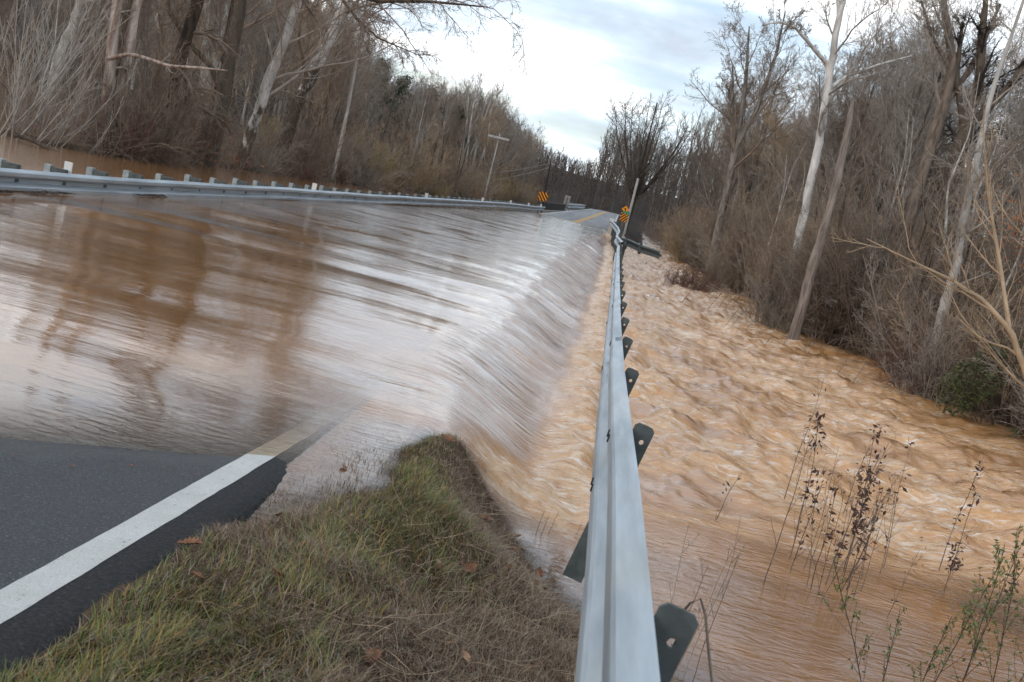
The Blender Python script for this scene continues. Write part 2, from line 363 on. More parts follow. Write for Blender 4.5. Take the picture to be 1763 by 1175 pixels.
def ground(x, y):
    x = np.asarray(x, float); y = np.asarray(y, float)
    e = xe(y); r = rx(y)
    # verge and embankment on the right of the road
    vz = road_z(e, y) - 0.05
    fall = -1.15 * ss(x, e - 0.1, e + 2.6)
    base = vz + fall
    nb = ss(y, 7.6, 6.4)                                # the grassy tongue close to the camera
    pl = it(y, *PL); pr = it(y, *PR)
    t = np.clip((x - pl) / (pr - pl), -0.6, 1.6)
    top = 0.055 * (5.15 - np.minimum(y, 5.15)) - 0.02
    endf = ss(y, 6.95, 6.45)
    hump = 0.045 * np.exp(-((t - 0.28) / 0.22) ** 2) * endf
    prof = np.where(t < 0, top + t * 0.10 - 0.015, top + (-0.44 - top) * ss(t, 0.15, 1.05) * 1.0 - 0.25 * np.clip(t - 1, 0, 1))
    tongue = prof + hump - (1 - endf) * 0.22 - 0.018 * ss(y, 4.15, 4.7) * ss(t, 0.06, -0.05)
    tongue = tongue + 0.030 * fbm(x * 3.2, y * 3.2, 4, 5) + 0.008 * fbm(x * 11, y * 11, 3, 9)
    z = base * (1 - nb) + tongue * nb
    # right bank: rises again under the trees
    bank = it(y, [0, 12, 17.6, 20, 26, 29, 46, 71, 110], [6.4, 7.6, 7.9, 7.7, 7.5, 6.6, 6.1, 4.2, 4.4])
    z = np.where(x > bank - 3, np.maximum(z, -1.6 + 1.45 * ss(x, bank - 2.5, bank + 1.8) + 0.3 * ss(x, bank + 1.5, bank + 12)), z)
    z = np.maximum(z, -1.7)
    # far bridge approach on the right
    z = np.where(y > 58, z * (1 - ss(y, 58, 72)) + ss(y, 58, 72) * (road_z(x, y) - 0.08 - 0.9 * ss(x, e + 0.6, e + 3.2) + 0.7 * ss(x, e + 3.5, e + 8)), z)
    # road bed
    onr = (x < e + 0.02) & (x > xl(y) - 0.02)
    z = np.where(onr, road_z(x, y) - 0.06, z)
    # left of the road
    l = xl(y)
    lb = it(y, [0, 18, 24, 32, 38, 44, 60, 80, 120], [-24, -24, -11.6, -11.4, -10.7, -9.9, -8.2, -6.6, -6.0])
    leftz = road_z(l, y) - 0.07 - 0.8 * ss(l - x, 0, 2.2)
    wet = ss(x, -24, -19) * ss(y, 46, 36)
    shore = -1.0 + (1.12 + 0.1 * fbm(x * .5, y * .5, 3, 3)) * ss(lb - x, -1.2, 0.9) * (1 - 0.7 * wet * ss(lb - x, 1.2, 3.0))
    hill = 0.30 * np.clip(-x - 27, 0, 70) * ss(y, -20, 30) * 0.9
    leftz = np.maximum(leftz, shore) + hill
    z = np.where(x <= l - 0.02, leftz, z)
    # the country beyond
    hf = ss(y, 170, 320)
    z = z * (1 - hf) + hf * (8.5 + 2.5 * fbm(x * .02, y * .02, 3, 8) + 6 * ss(x, -10, -60) - 4 * ss(x, 40, 120))
    z = np.where(np.abs(x) > 70, np.maximum(z, 0.3), z)
    return z
def axis_pts(segs):
    out = []
    for a, b, n in segs: out += list(np.linspace(a, b, n, endpoint=False))
    out.append(segs[-1][1]); return np.array(out)
def grid_mesh(name, xs, ys, fz, keep=None, attrs=None):
    X, Y = np.meshgrid(xs, ys); Z = fz(X, Y); ny, nx = X.shape
    V = np.stack([X, Y, Z], -1).reshape(-1, 3); idx = np.arange(nx * ny).reshape(ny, nx)
    Q = np.stack([idx[:-1, :-1], idx[:-1, 1:], idx[1:, 1:], idx[1:, :-1]], -1).reshape(-1, 4)
    if keep is not None: 
        kf = keep(X, Y, Z); kq = (kf[:-1, :-1] | kf[:-1, 1:] | kf[1:, 1:] | kf[1:, :-1]).ravel(); Q = Q[kq]
    at = {k: (t, f(X, Y, Z)) for k, (t, f) in (attrs or {}).items()}
    return mesh_np(name, V, Q, True, at)
gx = axis_pts([(-900, -120, 12), (-120, -30, 30), (-30, -8, 44), (-8, -1.6, 20), (-1.6, 2.2, 110), (2.2, 16, 56), (16, 120, 30), (120, 900, 13)])
gy = axis_pts([(-60, 0, 10), (0, 1.5, 6), (1.5, 8, 170), (8, 40, 90), (40, 120, 80), (120, 360, 40), (360, 1500, 14)])
tag(link('ground', grid_mesh('ground', gx, gy, ground), 'ground_soil'), kind='structure')

# road sheet with a thick broken edge
ry = axis_pts([(-12, 0, 20), (0, 9, 120), (9, 60, 40), (60, 170, 60), (170, 260, 18)])
def strip(name, ys, xa, xb, nx, dz, mat, wob=0.0):
    t = np.linspace(0, 1, nx); Y, T = np.meshgrid(ys, t, indexing='ij')
    X = xa(Y) * (1 - T) + xb(Y) * T; 
    if wob: X = X + wob * fbm(Y * 6, T * 0 + 3, 4, 4) * (T > 0.99)
    Z = road_z(X, Y) + dz; V = np.stack([X, Y, Z], -1).reshape(-1, 3)
    ny = len(ys); idx = np.arange(nx * ny).reshape(ny, nx)
    Q = np.stack([idx[:-1, :-1], idx[:-1, 1:], idx[1:, 1:], idx[1:, :-1]], -1).reshape(-1, 4)
    return link(name, mesh_np(name, V, Q), mat)
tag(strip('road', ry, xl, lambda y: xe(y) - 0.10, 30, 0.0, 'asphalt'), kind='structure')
# crumbled shoulder of the asphalt: rounds down to the soil
ys = axis_pts([(-12, 0, 20), (0, 9, 260), (9, 60, 60), (60, 170, 30)])
prof = [(-0.10, 0.0), (-0.03, -0.002), (0.02, -0.010), (0.06, -0.026), (0.085, -0.060), (0.09, -0.12)]
T, Yg = np.meshgrid(np.arange(len(prof)), ys); px_ = np.array([p[0] for p in prof])[T]; pz_ = np.array([p[1] for p in prof])[T]
wf = (T / 5.0) ** 1.5
X = xe(Yg) + px_ + wf * (0.022 * fbm(Yg * 7, T * 0.0, 4, 3) + 0.012 * fbm(Yg * 40, T * 1.0, 3, 7))
Z = road_z(xe(Yg), Yg) + pz_ + wf * 0.010 * fbm(Yg * 30, T * 2.0, 3, 11)
idx = np.arange(X.size).reshape(X.shape)
Q = np.stack([idx[:-1, :-1], idx[:-1, 1:], idx[1:, 1:], idx[1:, :-1]], -1).reshape(-1, 4)
tag(link('road_edge', mesh_np('road_edge', np.stack([X, Yg, Z], -1).reshape(-1, 3), Q), 'asphalt_edge'), kind='structure')
tag(strip('edge_line', axis_pts([(-12, 0, 20), (0, 9, 120), (9, 60, 40), (60, 100, 30), (100, 150, 10)]), lambda y: xe(y) - 0.235 + 0.004 * fbm(y * 9, y * 0, 3, 2), lambda y: xe(y) - 0.105 + 0.004 * fbm(y * 9, y * 0 + 5, 3, 2), 3, 0.004, 'line_paint'), kind='structure')
tag(strip('edge_line', axis_pts([(-12, 60, 40), (60, 150, 30)]), lambda y: xl(y) + 0.12, lambda y: xl(y) + 0.24, 3, 0.004, 'line_paint'), kind='structure')
for k in (0, 1):
    tag(strip('centre_line', axis_pts([(-12, 60, 40), (60, 170, 60)]), lambda y: (xl(y) + xe(y)) / 2 - 0.20 + 0.22 * k, lambda y: (xl(y) + xe(y)) / 2 - 0.05 + 0.22 * k, 3, 0.004, 'yellow_paint'), kind='structure')

# ------------------------------------------------------------------ flood water
def fall_mask(x, y):
    r = rx(y); w = it(y, [0, 7, 9, 30, 50, 66], [0.75, 0.9, 1.45, 1.6, 1.1, 0.5]); c = r - 0.38 + 1.6 * ss(y, 52, 67) + (0.20 * fbm(y * 0.8, x * .2, 2, 91) + 0.09 * fbm(y * 2.6, x * .5, 2, 92)) * ss(y, 7, 9)
    t = np.clip((x - (c - w)) / w, 0, 1); return ss(t ** 1.35, 0, 1)
def water_z(x, y):
    x = np.asarray(x, float); y = np.asarray(y, float); r = rx(y)
    fm = fall_mask(x, y); drop = it(y, [0, 5, 6.5, 8, 60, 75], [0.40, 0.40, 0.40, 0.40, 0.40, 0.42])
    z = -drop * fm
    onr = ss(x, -8.2, -6.5) * (1 - fm)
    d = np.clip(-road_z(np.minimum(x, xe(y)), y), 0, 0.15) / 0.15
    sw = ss(y, 24, 12)
    z = z + onr * d * ((0.006 + 0.040 * sw) * fbm(x * 0.50 + 0.30 * y, y * 0.62 - .1 * x, 2, 21) + 0.0028 * fbm(x * 1.1, y * 6, 3, 22))
    ed = fm * (1 - fm) * 4
    z = z + ed * ss(y, 6.0, 8.0) * (0.035 * fbm(x * 0.7 + y * 0.25, y * 3.2, 4, 23) + 0.03 * fbm(x * .4, y * .9, 2, 24))
    # rapids on the downstream side
    rap = ss(x, r - 0.5, r + 0.35) * ss(y, 6.6, 10.0 )
    rap = rap * (1 - 0.55 * ss(x, r + 4.5, r + 8))
    wv = fbm(x * 1.5 + y * .25, y * 1.5, 5, 31, 0.55); rid = 1 - np.abs(fbm(x * 0.9 - y * .3, y * 0.8, 4, 33)) * 2.2
    z = z + rap * (0.12 * wv + 0.11 * rid - 0.08 + 0.05 * fbm(x * 5, y * 5, 3, 35)) + rap * -0.20 * ss(x, r + 0.1, r + 3.5)
    # hydraulic heap at the toe of the weir
    toe = np.exp(-((x - (r - 0.12)) / 0.22) ** 2) * ss(y, 6.0, 7.5) * ss(y, 64, 50)
    z = z + toe * (0.05 + 0.12 * fbm(x * 3, y * 2.2, 5, 41))
    sp_ = np.exp(-((x + 0.22) / 0.30) ** 2 - ((y - 7.0) / 0.55) ** 2)     # boil at the tip of the verge
    z = z + sp_ * (0.05 + 0.09 * fbm(x * 5, y * 4, 4, 43))
    pool = ss(x, r - 0.6, r) * (1 - rap)
    z = z + pool * 0.005 * fbm(x * 1.5, y * 5, 3, 45)
    # left pool, calm
    z = z + 0.02 * ss(-x, 8.0, 9.5) * 1.0 
    return z
def foam_f(X, Y, Z):
    r = rx(Y)
    rap = ss(X, r - 0.4, r + 0.5) * ss(Y, 6.9, 9.5)
    wv = fbm(X * 1.2 + Y * .3, Y * 1.8, 5, 31, 0.6)
    f = rap * np.clip(0.42 + 0.55 * wv, 0, 1) * (1 - 0.35 * ss(X, r + 4, r + 8))
    toe = np.exp(-((X - (r - 0.15)) / 0.28) ** 2) * ss(Y, 5.9, 7.0) * (0.75 + 0.6 * fbm(X * 2, Y * 1.1, 3, 51))
    boil = np.exp(-((X + 0.20) / 0.33) ** 2 - ((Y - 7.0) / 0.6) ** 2) * 0.95
    edgef = np.exp(-((Y - (7.4 + 0.25 * (X - r))) / 0.45) ** 2) * ss(X, r - 0.4, r) * ss(X, r + 4.5, r + 2) * 0.6 * (0.6 + 0.5 * fbm(X * 1.3, Y * 5, 3, 53))
    return np.clip(np.maximum.reduce([f, toe, boil, edgef]), 0, 1)
def flow_f(X, Y, Z):
    fm = fall_mask(X, Y); r = rx(Y)
    d = np.clip(Z - ground(X, Y), 0, 0.12) / 0.12
    onr = ss(X, -8.6, -7.6) * ss(X, r + 0.4, r - 0.2)
    return np.clip(onr * (0.15 + 0.85 * d), 0, 1) * (0.16 + 0.84 * ss(Y, 11, 30))
def depth_f(X, Y, Z):
    onr = (X < xe(Y)) & (X > xl(Y))
    g = np.where(onr, road_z(X, Y), ground(X, Y))
    return np.clip(Z - g, 0, 3)
wx = axis_pts([(-60, -26, 14), (-26, -8.2, 60), (-8.2, -1.6, 150), (-1.6, 1.2, 130), (1.2, 7, 130), (7, 12, 30), (12, 40, 14)])
ly = np.exp(np.linspace(math.log(2.6), math.log(80), 470)); wy = np.concatenate([ly, axis_pts([(80.5, 130, 30)])])
def keep_w(X, Y, Z):
    g = depth_f(X, Y, Z)
    return (g > 0.0) & (Y < 130)
tag(link('flood_water', grid_mesh('flood_water', wx, wy, water_z, keep_w, {'depth': ('FLOAT', depth_f), 'foam': ('FLOAT', foam_f), 'flow': ('FLOAT', flow_f), 'pool': ('FLOAT', lambda X, Y, Z: np.clip(1 - .82 * ss(X, -8.4, -7.8) * (1 - fall_mask(X, Y)) * ss(depth_f(X, Y, Z), .005, .05), 0, 1)), 'fall': ('FLOAT', lambda X, Y, Z: np.clip(4 * fall_mask(X, Y) * (1 - fall_mask(X, Y)), 0, 1) * ss(Y, 6.2, 8))}), 'flood_water'), kind='structure')

# ------------------------------------------------------------------ guardrails
WB = [(.018, .156), (.024, .154), (.060, .135), (.076, .127), (.082, .119), (.083, .112), (.083, .082), (.081, .074), (.073, .066), (.016, .034), (.005, .027), (.000, .018)]
WB = WB + [(a, -b) for a, b in WB[::-1]]
def beam_panel(ya, yb, fx, fz, side, tilt, parent, zs=1.0, off=0.0, n=9, mat='galvanised_steel', dent=None):
    """one W section between ya and yb; side=+1 faces +X, -1 faces -X; path is its top back edge"""
    ys = np.linspace(ya, yb, n); V = []
    dense = []
    for (a0, b0), (a1, b1) in zip(WB[:-1], WB[1:]):
        dense += [(a0, b0)]
    dense.append(WB[-1])
    for y in ys:
        x = float(fx(y)); z = float(fz(y)); tl = tilt(y) if callable(tilt) else tilt
        ca, sa = math.cos(tl), math.sin(tl)
        for a, b in dense:
            a2 = a + off; bb = (b - 0.156) * zs
            V.append((x + side * a2 * ca - side * bb * sa, y, z + bb * ca + a2 * sa))
    k = len(dense); idx = np.arange(len(ys) * k).reshape(len(ys), k)
    Q = np.stack([idx[:-1, :-1], idx[:-1, 1:], idx[1:, 1:], idx[1:, :-1]], -1).reshape(-1, 4)
    o = link('rail_panel', mesh_np('rail_panel', np.array(V), Q, False), mat, parent)
    sm = o.modifiers.new('thickness', 'SOLIDIFY'); sm.thickness = 0.004; sm.offset = 0
    return o
TL = math.radians(4)
PLN = math.radians(11)
gr = thing('guardrail', 'long galvanised guardrail along the right verge, tilted over the grass and the rapids', 'guardrail')
js = [-0.11 + 3.81 * i for i in range(-1, 9)]
for a, b in zip(js[:-1], js[1:]):
    beam_panel(a - 0.16, b + 0.15, rx, lambda y: it(y, *RZ), -1, TL, gr, off=0.0 if int(round(a)) % 2 else 0.006, n=13)
def rail_pt(y, a, b, side=-1, tl=TL):
    ca, sa = math.cos(tl), math.sin(tl); bb = b - 0.156
    return Vector((float(rx(y)) + side * a * ca - side * bb * sa, y, float(it(y, *RZ)) + bb * ca + a * sa))
# splice bolts, dark slots two by two on both corrugations
for j in js[1:7]:
    for (a0, b0, a1, b1) in ((.083, .108, .083, .083), (.083, -.083, .083, -.108)):
        for dy in (-0.055, 0.055):
            mb = MB(); yc = j + 0.01 + dy
            c = rail_pt(yc, .0935, (b0 + b1) / 2); u = (rail_pt(yc, a0, b0) - rail_pt(yc, a1, b1)).normalized(); w = Vector((0, 1, 0)); nrm = u.cross(w)
            ring = [c + u * (0.015 * math.cos(t)) + w * (0.0075 * math.sin(t)) for t in [i * math.pi / 6 for i in range(12)]]
            h = 0.004; nn_ = nrm if nrm.z > 0 else -nrm
            vs = [p - nn_ * h for p in ring] + [p + nn_ * h * 0.6 for p in ring]
            mb.add(vs, [list(range(12, 24))] + [[i, (i + 1) % 12, 12 + (i + 1) % 12, 12 + i] for i in range(12)])
            mb.build('splice_bolt', 'bolt_dark', gr)
# posts: dark web plates with a drilled hole and clipped corners, leaning with the rail
def web_post(y, parent, length):
    ca, sa = math.cos(PLN), math.sin(PLN); x0 = float(rx(y)); z0 = float(it(y, *RZ))
    def P(a, b, dy=0): return (x0 + a * ca + b * sa, y + dy, z0 - a * sa + b * ca)
    W0, W1, T0, c = -0.020, 0.054, 0.026, 0.012
    hc = (0.027, -0.036); hr = 0.0095
    outer = [(W0, -0.10), (W0, -0.04), (W0, T0 - c), (W0 + c, T0), (0.02, T0 + .001), (W1 - c, T0), (W1, T0 - c), (W1, -0.04), (W1, -0.10), (0.05, -0.10), (0.02, -0.10), (0.0, -0.10)]
    ang = [math.atan2(b - hc[1], a - hc[0]) for a, b in outer]
    inner = [(hc[0] + hr * math.cos(t), hc[1] + hr * math.sin(t)) for t in ang]
    mb = MB(); th = 0.009; n = len(outer)
    vs = [P(a, b, d) for d in (0, th) for a, b in outer + inner]; N2 = 2 * n
    fs = []
    for i in range(n):
        j = (i + 1) % n
        fs += [[i, j, n + j, n + i], [N2 + i, N2 + n + i, N2 + n + j, N2 + j], [i, N2 + i, N2 + j, j], [n + i, n + j, N2 + n + j, N2 + n + i]]
    mb.add(vs, fs)
    bv = [P(a, b, d) for d in (0, th) for a, b in ((W0, -0.10), (W1, -0.10), (W1, -length), (W0, -length))]
    mb.add(bv, [(0, 1, 2, 3), (4, 7, 6, 5), (0, 4, 5, 1), (1, 5, 6, 2), (2, 6, 7, 3), (3, 7, 4, 0)])
    fl = [P(a, b, d) for d in (0.009, 0.07) for a, b in ((W1 - 0.008, T0 - 0.02), (W1 - .001, T0 - 0.02), (W1 - .001, -length), (W1 - 0.008, -length))]
    mb.add(fl, [(0, 1, 2, 3), (4, 7, 6, 5), (0, 4, 5, 1), (1, 5, 6, 2), (2, 6, 7, 3), (3, 7, 4, 0)])
    return mb.build('post', 'weathered_steel', parent)
for i in range(-2, 17):
    y = 1.75 + 1.905 * i
    web_post(y, gr, 0.60 if i == 1 else 0.34)
# far length, bent where the flood pushed it, and a broken arm hanging downstream
KX = ([34, 36, 38, 41, 46, 52, 58, 63], [0.64, 0.78, 0.58, 0.60, 0.74, 0.70, 0.52, 0.34]); KZ = ([34, 36, 38, 41, 46, 52, 58, 63], [0.60, 0.56, 0.66, 0.62, 0.66, 0.72, 0.78, 0.82])
gf = thing('guardrail', 'kinked far length of guardrail winding up to the bridge parapet on the right', 'guardrail')
for a, b in ((34.2, 38), (38, 45.5), (45.5, 53), (53, 63)):
    beam_panel(a, b, lambda y: it(y, *KX), lambda y: it(y, *KZ), -1, TL, gf, n=9)
for y in np.arange(35.5, 62, 1.905):
    mb = MB(); x = float(it(y, *KX)); z = float(it(y, *KZ)); mb.box(x + .01, x + .12, y - .05, y + .05, z - 1.5, z + 0.03); mb.build('post', 'weathered_steel', gf)
br = thing('broken_rail', 'dark snapped guardrail arm jutting downstream over the rapids', 'guardrail piece', (0.70, 36, 0))
A = Vector((0, 0, 0.72)); Bv = Vector((1.20, -3.2, 0.70))
d = (Bv - A).normalized(); up = Vector((0, 0, 1)); sd_ = d.cross(up).normalized()
vs = []; 
for s in np.linspace(0, 1, 9):
    c = A.lerp(Bv, float(s)) + up * (-0.10 * float(s) * 0.6 + 0.015 * math.sin(9 * s))
    for a, b in WB: vs.append(c + sd_ * (a - .04) + up * (b - 0.156) * 0.8)
k = len(WB); idx = np.arange(9 * k).reshape(9, k)
Q = np.stack([idx[:-1, :-1], idx[:-1, 1:], idx[1:, 1:], idx[1:, :-1]], -1).reshape(-1, 4)
o = link('rail_panel', mesh_np('rail_panel', np.array([tuple(v) for v in vs]), Q), 'weathered_steel', br); o.modifiers.new('thickness', 'SOLIDIFY').thickness = 0.006
for s in (0.12, 0.5):
    c = A.lerp(Bv, s); MB().box(c.x - .05, c.x + .05, c.y - .04, c.y + .04, c.z - 0.36, c.z - 0.0).build('post', 'weathered_steel', br)

# left guardrail
gl_ = thing('guardrail', 'galvanised guardrail across the flooded road on the left, water level with its lower edge', 'guardrail')
lj = [-2 + 3.66 * i for i in range(0, 23)]
for i, (a, b) in enumerate(zip(lj[:-1], lj[1:])):
    if b > 77.3: b = 77.2
    beam_panel(a - 0.15, b + 0.12, lx, lambda y: it(y, *LZ) + 0.005 * math.sin(y * 1.1) * (y < 40), +1, math.radians(-4), gl_, off=0.004 * (i % 2), n=9)
for i in range(65):
    y = -1.0 + 1.22 * i
    if y > 77: break
    if y < 8: continue
    x = float(lx(y)); z = float(it(y, *LZ)); top = 0.015 + 0.014 * math.sin(i * 2.7) + (0.045 if 12 < y < 30 else 0.02)
    p = MB().box(x - 0.33, x - 0.23, y - .05, y + .05, z - 1.2, z + top + 0.012).build('post', 'pale_steel', gl_)
    MB().box(x - 0.23, x - 0.004, y - .045, y + .045, z - 0.34, z + top - 0.01).build('offset_block', 'weathered_steel', p)
for y in (14.95, 26.9, 40.0, 52.5, 62.0, 69.5, 75.5):
    x = float(lx(y)); z = float(it(y, *LZ)); MB().box(x - 0.10, x + 0.02, y - .012, y + .012, z - 0.02, z + 0.16).build('reflector', 'white_paint', gl_)
for k in range(3):
    y0 = (12.6, 14.1, 17.3)[k]
    rg = random.Random(k); mb = MB()
    for q in range(26):
        y = y0 + rg.uniform(-.5, .5); x = float(lx(y)) + 0.10 + rg.uniform(0, .05); a = rg.uniform(-.5, .5)
        mb.tube([(x, y, .01), (x + .04 * math.cos(a), y + .12, .02 + rg.uniform(0, .03)), (x + .05, y + .26, .012)], 0.005, 3)
    tag(mb.build('flood_debris', 'bark_dark'), ('dark twiggy wrack against the foot of the left guardrail, nearest the frame edge', 'dark twiggy wrack along the left guardrail, middle clump of three', 'long dark wrack line under the left guardrail, farthest clump')[k], 'debris', kind=None)

# ------------------------------------------------------------------ bridge end, signs and poles
pr_ = thing('bridge_parapet', 'pale concrete bridge parapet on the right where the far guardrail ends', 'parapet', (0.42, 72, 0))
MB().box(-0.16, 0.14, -7.5, 9, -1.4, 0.62).build('wall', 'concrete_pale', pr_)
MB().box(-0.19, 0.17, -7.6, 9.1, 0.62, 0.72).build('coping', 'concrete_pale', pr_)
pl_ = thing('bridge_parapet', 'low dark stained bridge parapet on the left beyond the guardrail end', 'parapet', (-4.5, 89, 0))
pl_.rotation_euler[2] = math.atan2(-0.9, 22)
MB().box(-0.30, 0.0, -10.5, 11, 0.10, 0.72).build('wall', 'concrete_dark', pl_)
MB().box(-0.34, 0.16, -10.8, 11.2, -0.8, 0.13).build('kerb', 'concrete_pale', pl_)
g2 = thing('guardrail', 'short galvanised guardrail beyond the dark parapet on the far left road edge', 'guardrail')
for a, b in ((101, 110), (110, 119), (119, 127)):
    beam_panel(a, b + .1, lambda y: it(y, [100, 118, 127], [-3.95, -3.3, -2.9]), lambda y: it(y, [100, 127], [0.86, 0.98]), +1, 0.0, g2, zs=1.5, n=4)
for y in np.arange(102, 128, 3.8):
    x = float(it(y, [100, 118, 127], [-3.95, -3.3, -2.9])); MB().box(x - .2, x - .05, y - .07, y + .07, -.2, 1.0).build('post', 'pale_steel', g2)
def striped(name, label, loc, w, h, lean, tiltdir, posth, extra=None):
    t = thing(name, label, 'road sign', loc); t.rotation_euler = (0, lean, 0)
    MB().box(-w / 2, w / 2, -0.01, 0.0, 0, h).build('sign_panel', 'sign_orange', t)
    MB().box(-0.035, 0.035, 0.003, 0.05, -posth, h * 0.8).build('post', 'pole_wood', t)
    n = 2.6; sw = w / n * 0.52
    for i in range(-4, 5):
        a = i * (w / n) - w / 2            # slanting band clipped to the panel
        pts = []
        for z, s in ((0, 0), (h, 1)):
            sh = (h if tiltdir > 0 else -h) * s * 0.9
            pts.append((a + sh + (0 if tiltdir > 0 else h * .9), z)); pts.append((a + sw + sh + (0 if tiltdir > 0 else h * .9), z))
        poly = [pts[0], pts[1], pts[3], pts[2]]
        def clip(poly, f):
            out = []
            for j in range(len(poly)):
                p, q = poly[j], poly[(j + 1) % len(poly)]; fp, fq = f(p), f(q)
                if fp >= 0: out.append(p)
                if (fp >= 0) != (fq >= 0): t_ = fp / (fp - fq); out.append((p[0] + (q[0] - p[0]) * t_, p[1] + (q[1] - p[1]) * t_))
            return out
        poly = clip(poly, lambda p: p[0] + w / 2)
        if len(poly) > 2: poly = clip(poly, lambda p: w / 2 - p[0])
        if len(poly) > 2:
            k = len(poly)
            MB().add([(x, -0.016, z) for x, z in poly] + [(x, -0.0105, z) for x, z in poly], [list(range(k))] + [[i2, i2 + k, (i2 + 1) % k + k, (i2 + 1) % k] for i2 in range(k)]).build('stripe', 'sign_black', t)
    return t
striped('hazard_sign', 'orange sign with black slanting stripes at the left rail end, stripes falling to the right', (-4.85, 76, 0.82), 0.66, 0.64, 0.07, -1, 1.4)
striped('hazard_sign', 'orange sign with black slanting stripes beside the right parapet, below a green plate', (1.12, 71.5, 0.80), 0.52, 0.56, 0.05, 1, 1.4)
t = thing('warning_sign', 'small orange diamond sign with a bent black arrow above the green plate on the right', 'road sign', (1.12, 73, 1.62))
MB().add([(0, 0, -.26), (.26, 0, 0), (0, 0, .26), (-.26, 0, 0), (0, .01, -.26), (.26, .01, 0), (0, .01, .26), (-.26, .01, 0)], [(0, 1, 2, 3), (7, 6, 5, 4), (0, 4, 5, 1), (1, 5, 6, 2), (2, 6, 7, 3), (3, 7, 4, 0)]).build('sign_panel', 'sign_orange', t)
MB().box(-.03, .03, -.008, -.001, -.14, .02).box(-.10, .03, -.0085, -.0005, .02, .08).build('arrow', 'sign_black', t)
MB().box(-.03, .03, .012, .06, -2.6, .2).build('post', 'pole_wood', t)
t = thing('street_sign', 'small green plate between the diamond sign and the striped sign on the right', 'road sign', (1.22, 72.2, 1.36))
MB().box(-.24, .24, -.01, 0, -.09, .13).build('sign_panel', 'sign_green', t); MB().box(-.02, .02, .001, .04, -2.4, .1).build('post', 'pole_wood', t)
t = thing('road_sign', 'grey back of a rectangular road sign behind the dark left parapet', 'road sign', (-4.1, 101, 0.75)); t.rotation_euler = (0, 0.05, 0)
MB().box(-.26, .26, -.01, 0, 0, .85).build('sign_panel', 'sign_back', t); MB().box(-.04, .04, -.06, -.012, -1.2, .7).build('post', 'pole_wood', t)
def pole(label, x, y, z0, ztop, r, arm=None, mats=('pole_wood', 'crossarm_wood'), topmat=None, split=None, lean=(0, 0)):
    t = thing('utility_pole', label, 'utility pole', (x, y, z0))
    hh = ztop - z0
    if split:
        MB().tube([(0, 0, 0), (0, 0, split)], r * 1.15, 10).build('pole_guard', mats[0], t)
        MB().tube([(0, 0, split - .02), (lean[0], lean[1], hh)], [r * .9, r * .6], 10).build('pole', topmat, t)
    else: MB().tube([(0, 0, 0), (lean[0], lean[1], hh)], [r, r * .65], 10).build('pole', mats[0], t)
    if arm:
        za, wa = arm
        MB().box(lean[0] - wa, lean[0] + wa, -.2, -.08, hh - za - .06, hh - za + .06).build('crossarm', mats[1], t)
        for s in (-.9, -.45, .45, .9):
            MB().tube([(lean[0] + s * wa, -.14, hh - za + .06), (lean[0] + s * wa, -.14, hh - za + .18)], .03, 6).build('insulator', 'pole_wood', t)
    return t
pole('leaning utility pole with a pale lower sleeve behind the right parapet signs', 1.46, 74, -0.6, 9.2, 0.075, None, ('pole_pale', 'crossarm_wood'), 'pole_dark', 4.5, (0.0, 0))
pole('utility pole with one wide pale crossarm standing out of the left brush', -7.55, 64, 0.1, 4.28, 0.055, (0.25, 0.64), ('crossarm_wood', 'crossarm_wood'), lean=(.07, 0))
pole('utility pole with a rusty crossarm before the left wood edge', -11.2, 140, 0.4, 6.35, 0.08, (0.12, 0.75), lean=(.0, 0))
pole('distant utility pole with two pale crossarms against the dark wood', -11.0, 170, 0.4, 6.7, 0.09, (0.5, 0.85))
pole('short dark pole right behind the left striped sign', -4.80, 78, 0.0, 3.8, 0.06, None, ('pole_dark', 'pole_dark'), lean=(-.18, 0))
pole('far utility pole whose crossarm shows left of the round tree', -3.0, 200, 0.4, 6.3, 0.09, (0.3, 1.1))
for k, (a, b, sag, lab) in enumerate((((-4.98, 78, 3.6), (-9.5, 74, 1.6), .1, 'upper thin guy wire sloping left from the short dark pole'), ((-4.98, 78, 3.3), (-9.0, 74, 1.2), .1, 'lower thin guy wire sloping left from the short dark pole'))):
    A = Vector(a); Bq = Vector(b); pts = [tuple(A.lerp(Bq, s) - Vector((0, 0, sag * 4 * s * (1 - s)))) for s in np.linspace(0, 1, 9)]
    tag(MB().tube(pts, 0.012, 4).build('wire', 'sign_back'), lab, 'wire')

